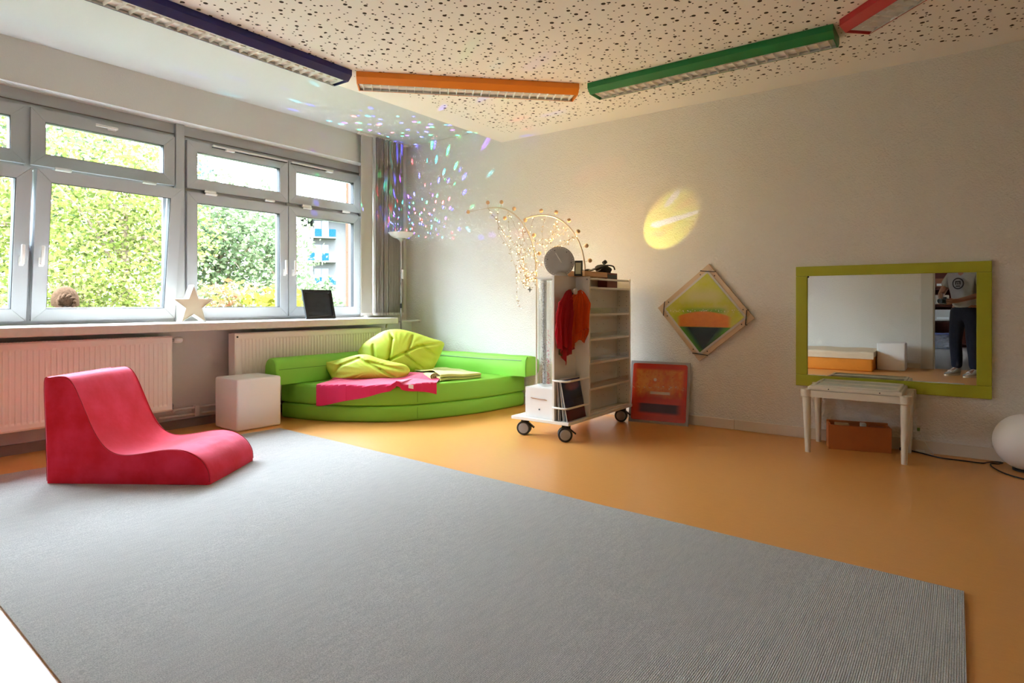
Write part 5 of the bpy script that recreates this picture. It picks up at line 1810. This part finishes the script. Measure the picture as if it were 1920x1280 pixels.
# far apartment block with blue balconies
m_block = M('block_render', (64, 63, 62), 0.85, spec=0.0)
m_blue = M('balcony_blue', (12, 38, 56), 0.8, spec=0.0)
m_balc = M('balcony_white', (66, 66, 65), 0.8, spec=0.0)
m_pane = M('far_pane', (20, 26, 32), 0.2)
m_roof = M('block_roof', (26, 28, 32), 0.8, spec=0.0)
blk = thing('apartment_block', (-66.9, 48.0, -0.25), 'distant pale apartment block with blue balconies seen through the window', 'building', rz=math.atan2(0.845, 0.62))
B().box(0, 16, 0, 10, 0, 12.2).build('wall', m_block, blk, world=False)
rf = B().box(-1.6, 16.4, -1.6, 10.4, 12.2, 12.75).build('roof', m_roof, blk, world=False)
B().box(2, 3.2, 2, 3.2, 12.75, 14).build('chimney', m_block, rf, world=False)
for fl_ in range(4):
    z = 0.3 + fl_ * 3.05
    for x0 in (-0.6, 4.6, 9.6):
        bal = B().box(x0, x0 + 3.4, -1.4, 0, z, z + 0.2).build('balcony', m_balc, blk, world=False)
        for k in range(4):
            B().box(x0 + k * 0.85 + 0.01, x0 + k * 0.85 + 0.84, -1.42, -1.36, z + 0.2, z + 1.15).build('panel', m_blue if (k + fl_ + int(x0)) % 2 == 0 else m_balc, bal, world=False)
        w_ = B().box(x0 + 0.7, x0 + 2.6, -0.06, 0.02, z + 0.9, z + 2.4).build('window', m_balc, blk, world=False)
        for k in range(2):
            B().box(x0 + 0.78 + k * 0.92, x0 + 1.62 + k * 0.9, -0.08, -0.05, z + 1.0, z + 2.3).build('pane', m_pane, w_, world=False)
        B().box(x0 - 0.1, x0, -1.4, 0, z - 0.2, z + 2.85).build('balcony_post', m_block, blk, world=False)


# ------------------------------------------------------------------ figures: continuous skinned bodies
def skin_body(name, joints, links, mat, parent, sub=2, root=0):
    """joints: name -> ((x, y, z), radius or (rx, ry)); links: pairs"""
    keys = list(joints)
    me = bpy.data.meshes.new(name)
    me.from_pydata([joints[k][0] for k in keys], [(keys.index(a), keys.index(b_)) for a, b_ in links], [])
    o = bpy.data.objects.new(name, me)
    COL.objects.link(o)
    o.parent = parent
    md = o.modifiers.new('skin', 'SKIN')
    md.use_smooth_shade = True
    if not me.skin_vertices:
        bpy.context.view_layer.objects.active = o
        bpy.ops.mesh.customdata_skin_add()
    for i, k in enumerate(keys):
        r_ = joints[k][1]
        sv = me.skin_vertices[0].data[i]
        sv.radius = r_ if isinstance(r_, tuple) else (r_, r_)
        sv.use_root = (i == root)
    sb = o.modifiers.new('subdivision', 'SUBSURF')
    sb.levels = sb.render_levels = sub
    dg = bpy.context.evaluated_depsgraph_get()
    m2 = bpy.data.meshes.new_from_object(o.evaluated_get(dg))
    o.modifiers.clear()
    o.data = m2
    m2.materials.clear()
    m2.materials.append(mat)
    for p in m2.polygons:
        p.use_smooth = True
    return o


m_skin = M('skin', (150, 104, 84), 0.55, sub=0.1)
m_hair = M('light_brown_hair', (66, 50, 38), 0.8, bump=(90, 0.6, 0.01), var=(40, 0.35), spec=0.0)
kid = thing('person', (-6.0, 1.90, -0.25), 'person with light brown tied-back hair passing outside the tilted window', 'person', rz=math.radians(75))
J = {'hip': ((0, 0, 0.66), (0.13, 0.10)), 'waist': ((0, 0, 0.78), (0.11, 0.09)), 'chest': ((0, 0, 0.94), (0.14, 0.10)), 'neck': ((0, 0.01, 1.09), 0.05), 'skull': ((0, 0.02, 1.20), 0.075)}
LK = [('hip', 'waist'), ('waist', 'chest'), ('chest', 'neck'), ('neck', 'skull')]
for s_, n_ in ((-1, 'l'), (1, 'r')):
    J.update({'th' + n_: ((s_ * 0.08, 0, 0.60), 0.075), 'kn' + n_: ((s_ * 0.085, 0.01, 0.36), 0.055), 'an' + n_: ((s_ * 0.085, 0, 0.07), 0.036), 'to' + n_: ((s_ * 0.09, 0.12, 0.03), 0.028),
              'sh' + n_: ((s_ * 0.15, 0, 1.03), 0.05), 'el' + n_: ((s_ * 0.19, 0.0, 0.82), 0.036), 'wr' + n_: ((s_ * 0.19, 0.07, 0.63), 0.026), 'ha' + n_: ((s_ * 0.19, 0.10, 0.55), 0.03)})
    LK += [('hip', 'th' + n_), ('th' + n_, 'kn' + n_), ('kn' + n_, 'an' + n_), ('an' + n_, 'to' + n_), ('chest', 'sh' + n_), ('sh' + n_, 'el' + n_), ('el' + n_, 'wr' + n_), ('wr' + n_, 'ha' + n_)]
    for q in range(5):
        a = -0.03 + 0.015 * q
        base_ = (s_ * 0.19, 0.10 + a * 0.8, 0.53)
        J['f%d%s' % (q, n_)] = (base_, 0.009)
        J['g%d%s' % (q, n_)] = ((s_ * 0.185, 0.115 + a, 0.48 + (0.03 if q == 4 else 0)), 0.008)
        LK += [('ha' + n_, 'f%d%s' % (q, n_)), ('f%d%s' % (q, n_), 'g%d%s' % (q, n_))]
m_skin_out = M('fair_skin', (96, 66, 54), 0.8, spec=0.0)
skin_body('body', J, LK, m_skin_out, kid)
hd = B()


def head_pt(u, q):
    a, ph_ = 2 * PI * u, PI * q
    x_, y_, z_ = math.sin(ph_) * math.cos(a), math.sin(ph_) * math.sin(a), math.cos(ph_)
    k_ = 1.0 - 0.16 * max(0, -z_) * (1 if y_ < 0.3 else 0.6)
    return (x_ * 0.076 * k_, 0.018 + y_ * 0.092 * k_, 1.255 + z_ * 0.112)


hd.grid(33, 19, head_pt)
hd.ball((0, 0.112, 1.235), 0.014, 10, (0.8, 1, 1.3))
for s_ in (-1, 1):
    hd.ball((s_ * 0.077, 0.01, 1.245), 0.022, 12, (0.45, 0.9, 1.3))
face = hd.build('head', m_skin_out, kid, world=False, smooth=True, angle=80)
for s_ in (-1, 1):
    B().ball((s_ * 0.030, 0.098, 1.265), 0.010, 10).build('eye', m_black, face, world=False, smooth=True)
B().ball((0, 0.104, 1.195), 0.016, 10, (1.3, 0.5, 0.35)).build('mouth', M('lips', (180, 100, 92), 0.5), face, world=False, smooth=True)
hr = B()


def hair_pt(u, q):
    a, ph_ = 2 * PI * u, 0.60 * PI * q
    x_, y_, z_ = math.sin(ph_) * math.cos(a), math.sin(ph_) * math.sin(a), math.cos(ph_)
    front_ = max(0, y_)
    k_ = 1.13 + 0.025 * math.sin(a * 22) * math.sin(ph_)
    return (x_ * 0.080 * k_, 0.012 + y_ * 0.096 * k_ - 0.03 * front_ * q, 1.262 + z_ * 0.116 * 1.06 + 0.06 * front_ * q)


hr.grid(67, 14, hair_pt, thick=0.006)
hr.ball((0, -0.105, 1.265), 0.048, 18, (1.0, 0.9, 1.0))
for k in range(10):
    a = k * 0.628
    hr.tube(spline([(0.04 * math.cos(a), -0.10, 1.265 + 0.04 * math.sin(a)), (0.06 * math.cos(a + 0.5), -0.13, 1.265 + 0.055 * math.sin(a + 0.5)), (0.05 * math.cos(a + 1), -0.165, 1.25 + 0.045 * math.sin(a + 1))], 5), [0.010] * 10 + [0.003], 6)
hr.build('hair', m_hair, kid, world=False, smooth=True, angle=70)
JT = {'hip': ((0, 0, 0.62), (0.145, 0.115)), 'waist': ((0, 0, 0.78), (0.125, 0.105)), 'chest': ((0, 0, 0.95), (0.15, 0.112)), 'neck': ((0, 0.0, 1.05), 0.07)}
LT = [('hip', 'waist'), ('waist', 'chest'), ('chest', 'neck')]
for s_, n_ in ((-1, 'l'), (1, 'r')):
    JT.update({'sh' + n_: ((s_ * 0.15, 0, 1.03), 0.062), 'el' + n_: ((s_ * 0.19, 0.0, 0.84), 0.052)})
    LT += [('chest', 'sh' + n_), ('sh' + n_, 'el' + n_)]
skin_body('shirt', JT, LT, M('outdoor_shirt', (150, 160, 176), 0.8), kid)
JP = {'hip': ((0, 0, 0.67), (0.14, 0.11))}
LP = []
for s_, n_ in ((-1, 'l'), (1, 'r')):
    JP.update({'th' + n_: ((s_ * 0.08, 0, 0.59), 0.088), 'kn' + n_: ((s_ * 0.085, 0.01, 0.36), 0.068), 'an' + n_: ((s_ * 0.085, 0, 0.10), 0.05)})
    LP += [('hip', 'th' + n_), ('th' + n_, 'kn' + n_), ('kn' + n_, 'an' + n_)]
    B().ball((s_ * 0.088, 0.05, 0.038), 0.05, 14, (0.8, 2.0, 0.75)).build('shoe', m_black, kid, world=False, smooth=True)
skin_body('trousers', JP, LP, M('outdoor_trousers', (60, 70, 96), 0.8), kid)
# ------------------------------------------------------------------ the room behind the camera, seen in the mirror
m_grey = M('grey_vinyl', (150, 142, 134), 0.4, var=(12, 0.06))
YN = -7.3
struct(B().box(-1.7, 2.2, YN, YF - 0.10, -0.08, 0.0).build('floor_next_room', m_grey))
nw = B()
nw.box(-1.8, 2.3, YN - 0.1, YN, -0.08, 2.7).box(-1.8, -1.7, YN, YF - 0.14, -0.08, 2.7).box(2.2, 2.3, YN, -5.6, -0.08, 2.7).box(2.2, 2.3, -5.0, YF - 0.14, -0.08, 2.7).box(2.2, 2.3, -5.6, -5.0, -0.08, 1.5).box(2.2, 2.3, -5.6, -5.0, 2.2, 2.7)  # unseen opening added in the side wall to let daylight into this room
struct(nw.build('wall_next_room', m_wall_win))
struct(B().box(-1.8, 2.3, YN - 0.1, YF - 0.14, 2.6, 2.7).build('ceiling_next_room', m_strip))
sw = thing('light_switch', (-0.57, YF, 1.08), 'square white light switch on the wall beside the doorway', 'switch')
B().box(-0.612, -0.528, YF, YF + 0.010, 1.038, 1.122, r=0.003).build('cover_plate', m_white, sw)
B().box(-0.597, -0.572, YF + 0.010, YF + 0.016, 1.05, 1.11, r=0.002).build('rocker', m_white, sw)
B().box(-0.568, -0.543, YF + 0.010, YF + 0.016, 1.05, 1.11, r=0.002).build('rocker', m_white, sw)
# mattress bed
m_orc = M('orange_cover', (232, 146, 44), 0.7, bump=(14, 0.5, 0.02), var=(6, 0.08))
m_shee = M('beige_sheet', (226, 206, 178), 0.85, bump=(16, 0.5, 0.02))
bed = thing('floor_bed', (-2.2, -0.85, 0), 'low orange foam bed with a beige sheet behind the photographer', 'bed')
B().box(-3.05, -1.05, -1.345, -0.36, 0.0, 0.19, r=0.02, seg=3).build('foam_base', m_orc, bed, smooth=True)


def sheet(u, q):
    x_ = -3.065 + 2.03 * u
    dy = q * 1.14
    if dy < 1.0:
        return (x_, -1.345 + dy, 0.285 + 0.004 * math.sin(u * 23 + q * 7))
    return (x_, -0.347 + 0.004 * math.sin(u * 40), 0.285 - (dy - 1.0) * 0.72)


B().grid(60, 30, sheet, thick=0.006).build('sheet', m_shee, bed, smooth=True, angle=60)
B().box(-3.055, -1.045, -1.345, -0.355, 0.192, 0.279, r=0.02, seg=3).build('mattress', m_shee, bed, smooth=True)
light_cube((-1.035, -1.14, 0.001), (0.36, 0.40, 0.405), 0, 'white plastic cube beside the orange bed, seen in the mirror', 'white plastic cubes')
# shelf and storage in the next room
m_brown = M('brown_shelf', (110, 58, 44), 0.6, var=(8, 0.15))
shf = thing('storage_shelf', (-0.1, -7.05, 0), 'dark brown storage shelf at the far wall of the next room', 'shelf')
for x_ in (-0.55, 0.75):
    B().box(x_, x_ + 0.025, -7.28, -6.90, 0, 1.9).build('side_panel', m_brown, shf)
for z in (0.06, 0.55, 0.92, 1.30, 1.88):
    B().box(-0.525, 0.75, -7.28, -6.90, z, z + 0.025).build('shelf_board', m_brown, shf)
B().box(-0.525, 0.75, -7.295, -7.28, 0, 1.9).build('back_panel', m_brown, shf)
hues = [(146, 60, 50), (70, 74, 84), (176, 160, 140), (120, 44, 40), (56, 58, 66), (196, 190, 180), (150, 90, 60)]
names_ = ['brick red', 'dark slate', 'pale beige', 'deep maroon', 'charcoal', 'off-white', 'brown']
rr = random.Random(2)
where = {0.575: 'second', 0.945: 'third', 1.325: 'top'}
for z in where:
    x_ = -0.50
    for k in range(4):
        w_ = rr.uniform(0.20, 0.29)
        h_ = rr.uniform(0.16, 0.28)
        i = (k + int(z * 10)) % 7
        o = thing('storage_box', (x_ + w_ / 2, -7.05, z), '%s storage box, %s on the %s level of the brown shelf' % (names_[i], ('leftmost', 'second from left', 'third from left', 'rightmost')[k], where[z]), 'box', 'storage boxes on the next-room shelf')
        mt = M('box_card', hues[i], 0.6)
        B().box(x_, x_ + w_, -7.2, -6.92, z + 0.0255, z + h_, r=0.004).build('box_body', mt, o)
        B().box(x_ + 0.03, x_ + w_ - 0.03, -6.9195, -6.917, z + 0.06, z + 0.11).build('label_card', m_white, o)
        x_ += w_ + 0.02
t = NT('cloudy_plastic')
tr = t.n('ShaderNodeBsdfTransparent')
tr.inputs[0].default_value = (0.85, 0.87, 0.92, 1)
mx = t.n('ShaderNodeMixShader')
mx.inputs[0].default_value = 0.25
t.link(tr.outputs[0], mx.inputs[1])
t.base((0.75, 0.78, 0.85))
t.link(t.p.outputs[0], mx.inputs[2])
t.link(mx.outputs[0], t.out.inputs[0])
bn = thing('plastic_bin', (-0.33, -6.5, 0), 'see-through plastic bin full of wooden pieces in the next room', 'bin')
wb_ = B()
wb_.hexa([(-0.49, -6.62, 0.001), (-0.17, -6.62, 0.001), (-0.17, -6.38, 0.001), (-0.49, -6.38, 0.001)], [(-0.51, -6.64, 0.012), (-0.15, -6.64, 0.012), (-0.15, -6.36, 0.012), (-0.51, -6.36, 0.012)])
for q in ((-0.52, -0.51, -6.65, -6.35), (-0.15, -0.14, -6.65, -6.35), (-0.51, -0.15, -6.65, -6.64), (-0.51, -0.15, -6.36, -6.35)):
    wb_.box(*q, 0.012, 0.32)
wb_.build('tub', t.m, bn)
B().box(-0.535, -0.125, -6.665, -6.335, 0.32, 0.345, r=0.006).build('lid', M('blue_lid', (84, 96, 150), 0.5), bn)
m_peg = M('peg_wood', (206, 176, 148), 0.6)
for k in range(26):
    a = rr.uniform(-0.7, 0.7)
    p = Vector((rr.uniform(-0.45, -0.21), rr.uniform(-6.58, -6.42), 0.03 + 0.24 * k / 26))
    d_ = Vector((math.cos(a), 0.5 * math.sin(a * 3), 0.3 * math.sin(a))).normalized() * 0.05
    o = B().cyl(p - d_, p + d_, 0.016, n=8).build('wooden_peg', m_peg, None, smooth=True)
    tag(o, 'pale wooden peg piled with others inside the plastic bin', 'peg', 'wooden pegs in the plastic bin')

# ------------------------------------------------------------------ the photographer
m_shirt = M('grey_tshirt', (150, 154, 156), 0.9, bump=(12, 0.5, 0.02), var=(5, 0.06), spec=0.1)
m_jean = M('dark_jeans', (44, 48, 62), 0.9, bump=(14, 0.6, 0.02), var=(6, 0.2), spec=0.1)
m_print = M('shirt_print', (34, 36, 40), 0.8)
ps = thing('person', (0.03, -0.56, 0), 'person in grey printed T-shirt and dark jeans holding a camera, seen in the mirror', 'person', rz=math.radians(34))
J = {'hip': ((0, 0, 0.90), (0.15, 0.11)), 'waist': ((0, 0.0, 1.05), (0.14, 0.10)), 'chest': ((0, 0, 1.26), (0.17, 0.115)), 'neck': ((0, 0.015, 1.45), 0.058), 'skull': ((0, 0.045, 1.56), 0.075)}
LK = [('hip', 'waist'), ('waist', 'chest'), ('chest', 'neck'), ('neck', 'skull')]
for s_, n_ in ((-1, 'l'), (1, 'r')):
    J.update({'th' + n_: ((s_ * 0.10, 0, 0.84), 0.085), 'kn' + n_: ((s_ * 0.115, 0.03, 0.48), 0.058), 'an' + n_: ((s_ * 0.12, -0.01, 0.09), 0.038), 'to' + n_: ((s_ * 0.13, 0.13, 0.045), 0.03),
              'sh' + n_: ((s_ * 0.19, 0, 1.38), 0.06), 'el' + n_: ((s_ * 0.29, 0.06, 1.12), 0.043), 'wr' + n_: ((s_ * 0.12, 0.30, 1.035), 0.029), 'ha' + n_: ((s_ * 0.082, 0.355, 1.02), (0.036, 0.022))})
    LK += [('hip', 'th' + n_), ('th' + n_, 'kn' + n_), ('kn' + n_, 'an' + n_), ('an' + n_, 'to' + n_), ('chest', 'sh' + n_), ('sh' + n_, 'el' + n_), ('el' + n_, 'wr' + n_), ('wr' + n_, 'ha' + n_)]
    for q in range(4):
        z = 1.05 - 0.02 * q
        L = (0.9, 1.0, 0.95, 0.75)[q]
        J['f%d%s' % (q, n_)] = ((s_ * 0.078, 0.395, z), 0.010)
        J['g%d%s' % (q, n_)] = ((s_ * 0.066, 0.395 + 0.035 * L, z - 0.002), 0.009)
        J['h%d%s' % (q, n_)] = ((s_ * 0.044, 0.395 + 0.048 * L, z - 0.004), 0.008)
        LK += [('ha' + n_, 'f%d%s' % (q, n_)), ('f%d%s' % (q, n_), 'g%d%s' % (q, n_)), ('g%d%s' % (q, n_), 'h%d%s' % (q, n_))]
    J['t0' + n_] = ((s_ * 0.060, 0.345, 1.05), 0.011)
    J['t1' + n_] = ((s_ * 0.040, 0.352, 1.065), 0.010)
    LK += [('ha' + n_, 't0' + n_), ('t0' + n_, 't1' + n_)]
skin_body('body', J, LK, m_skin, ps)
hd = B()


def head_pt2(u, q):
    a, ph_ = 2 * PI * u, PI * q
    x_, y_, z_ = math.sin(ph_) * math.cos(a), math.sin(ph_) * math.sin(a), math.cos(ph_)
    k_ = 1.0 - 0.20 * max(0, -z_) * (1 if y_ < 0.3 else 0.5)
    return (x_ * 0.077 * k_, 0.055 + y_ * 0.097 * k_ + 0.012 * max(0, -z_), 1.61 + z_ * 0.118)


hd.grid(33, 19, head_pt2)
hd.ball((0, 0.155, 1.585), 0.016, 10, (0.8, 1.1, 1.4))
for s_ in (-1, 1):
    hd.ball((s_ * 0.077, 0.05, 1.60), 0.026, 12, (0.4, 0.8, 1.3))
face = hd.build('head', m_skin, ps, world=False, smooth=True, angle=80)
for s_ in (-1, 1):
    B().ball((s_ * 0.031, 0.142, 1.62), 0.010, 10).build('eye', m_black, face, world=False, smooth=True)
B().ball((0, 0.146, 1.545), 0.018, 10, (1.4, 0.5, 0.3)).build('mouth', M('lips', (170, 100, 92), 0.5), face, world=False, smooth=True)
hr = B()


def hair_pt2(u, q):
    a, ph_ = 2 * PI * u, 0.58 * PI * q
    x_, y_, z_ = math.sin(ph_) * math.cos(a), math.sin(ph_) * math.sin(a), math.cos(ph_)
    f_ = max(0, y_)
    return (x_ * 0.082, 0.047 + y_ * 0.100 - 0.03 * f_ * q, 1.617 + z_ * 0.122 + 0.075 * f_ * q)


hr.grid(40, 12, hair_pt2, thick=0.006)
hr.build('hair', M('dark_hair', (60, 48, 40), 0.6, bump=(80, 0.5, 0.01)), ps, world=False, smooth=True)
JT = {'hip': ((0, 0, 0.89), (0.185, 0.145)), 'waist': ((0, 0.0, 1.05), (0.165, 0.125)), 'chest': ((0, 0, 1.26), (0.19, 0.135)), 'neck': ((0, 0.005, 1.41), 0.085)}
LT = [('hip', 'waist'), ('waist', 'chest'), ('chest', 'neck')]
JP = {'waist': ((0, 0, 1.0), (0.16, 0.118)), 'hip': ((0, 0, 0.90), (0.168, 0.128))}
LP = [('waist', 'hip')]
for s_, n_ in ((-1, 'l'), (1, 'r')):
    JT.update({'sh' + n_: ((s_ * 0.19, 0, 1.38), 0.078), 'up' + n_: ((s_ * 0.255, 0.035, 1.21), 0.072)})
    LT += [('chest', 'sh' + n_), ('sh' + n_, 'up' + n_)]
    JP.update({'th' + n_: ((s_ * 0.10, 0, 0.82), 0.105), 'kn' + n_: ((s_ * 0.115, 0.03, 0.48), 0.080), 'ca' + n_: ((s_ * 0.118, 0.0, 0.28), 0.075), 'an' + n_: ((s_ * 0.12, -0.01, 0.085), 0.068)})
    LP += [('hip', 'th' + n_), ('th' + n_, 'kn' + n_), ('kn' + n_, 'ca' + n_), ('ca' + n_, 'an' + n_)]
    sh_ = B()

    def shoe_pt(u, q, s_=s_):
        a, y_ = 2 * PI * u, q
        w_ = 0.047 * (math.sin(PI * min(1, max(0.02, y_ * 0.94 + 0.03))) ** 0.42) * (1.0 + 0.12 * math.sin(PI * y_))
        top_ = 0.105 - 0.06 * min(1, max(0, (y_ - 0.30) / 0.35)) - 0.02 * max(0, (y_ - 0.7) / 0.3)
        z_ = math.sin(a)
        return (s_ * 0.125 + w_ * math.cos(a), -0.075 + 0.29 * y_ + 0, 0.014 + (top_ * 0.5) * (1 + z_) if z_ > -0.98 else 0.014)
    sh_.grid(25, 20, shoe_pt)
    so2 = sh_.build('shoe', M('grey_sneaker', (176, 176, 172), 0.7), ps, world=False, smooth=True)
    sole = [(s_ * 0.125 + 0.049 * math.cos(a) * (1 if math.sin(a) > 0 else 0.85), 0.07 + 0.148 * math.sin(a)) for a in [2 * PI * k / 28 for k in range(28)]]
    B().prism(sole, 0.0, 0.024).build('sole', M('white_sole', (220, 216, 206), 0.6), so2, world=False)
    la = B()
    for k in range(5):
        y_ = 0.03 + 0.024 * k
        la.tube([(s_ * 0.125 - 0.028, y_, 0.092 - 0.008 * k), (s_ * 0.125, y_ + 0.006, 0.112 - 0.010 * k), (s_ * 0.125 + 0.028, y_, 0.092 - 0.008 * k)], 0.004, 6)
    la.build('laces', m_white, so2, world=False, smooth=True)
skin_body('tshirt', JT, LT, m_shirt, ps)
skin_body('jeans', JP, LP, m_jean, ps)
em_ = B()
for k in range(40):
    a0, a1 = 2 * PI * k / 40, 2 * PI * (k + 1) / 40
    f_ = lambda r_, a: (r_ * math.cos(a), 0.146 - 0.9 * (r_ * math.cos(a)) ** 2, 1.265 + r_ * math.sin(a))
    em_.add([f_(0.078, a0), f_(0.078, a1), f_(0.062, a1), f_(0.062, a0)], [(0, 1, 2, 3)])
for (x0, x1, z0, z1) in ((-0.035, 0.035, 1.285, 1.300), (-0.035, -0.02, 1.25, 1.285), (0.02, 0.035, 1.25, 1.285), (-0.03, 0.03, 1.222, 1.236), (-0.007, 0.007, 1.25, 1.28)):
    em_.add([(x0, 0.146, z0), (x1, 0.146, z0), (x1, 0.146, z1), (x0, 0.146, z1)], [(0, 1, 2, 3)])
em_.build('chest_print', m_print, ps, world=False)
cm = thing('photo_camera', (0.03 - 0.559 * 0.40, -0.56 + 0.829 * 0.40, 1.0), 'black photo camera held in both hands of the mirrored person', 'camera', rz=math.radians(34))
B().box(-0.045, 0.045, -0.018, 0.024, -0.012, 0.062, r=0.006).build('camera_body', m_black, cm, world=False)
B().lathe((0, 0.024, 0.026), [(0.0, 0.0), (0.030, 0.0), (0.032, 0.01), (0.030, 0.055), (0.034, 0.06), (0.034, 0.075), (0.024, 0.076), (0.02, 0.066), (0.0, 0.066)], 24, 'y').build('lens', m_black, cm, world=False, smooth=True)
B().box(-0.02, 0.02, -0.014, 0.018, 0.062, 0.08, r=0.005).build('viewfinder', m_black, cm, world=False)
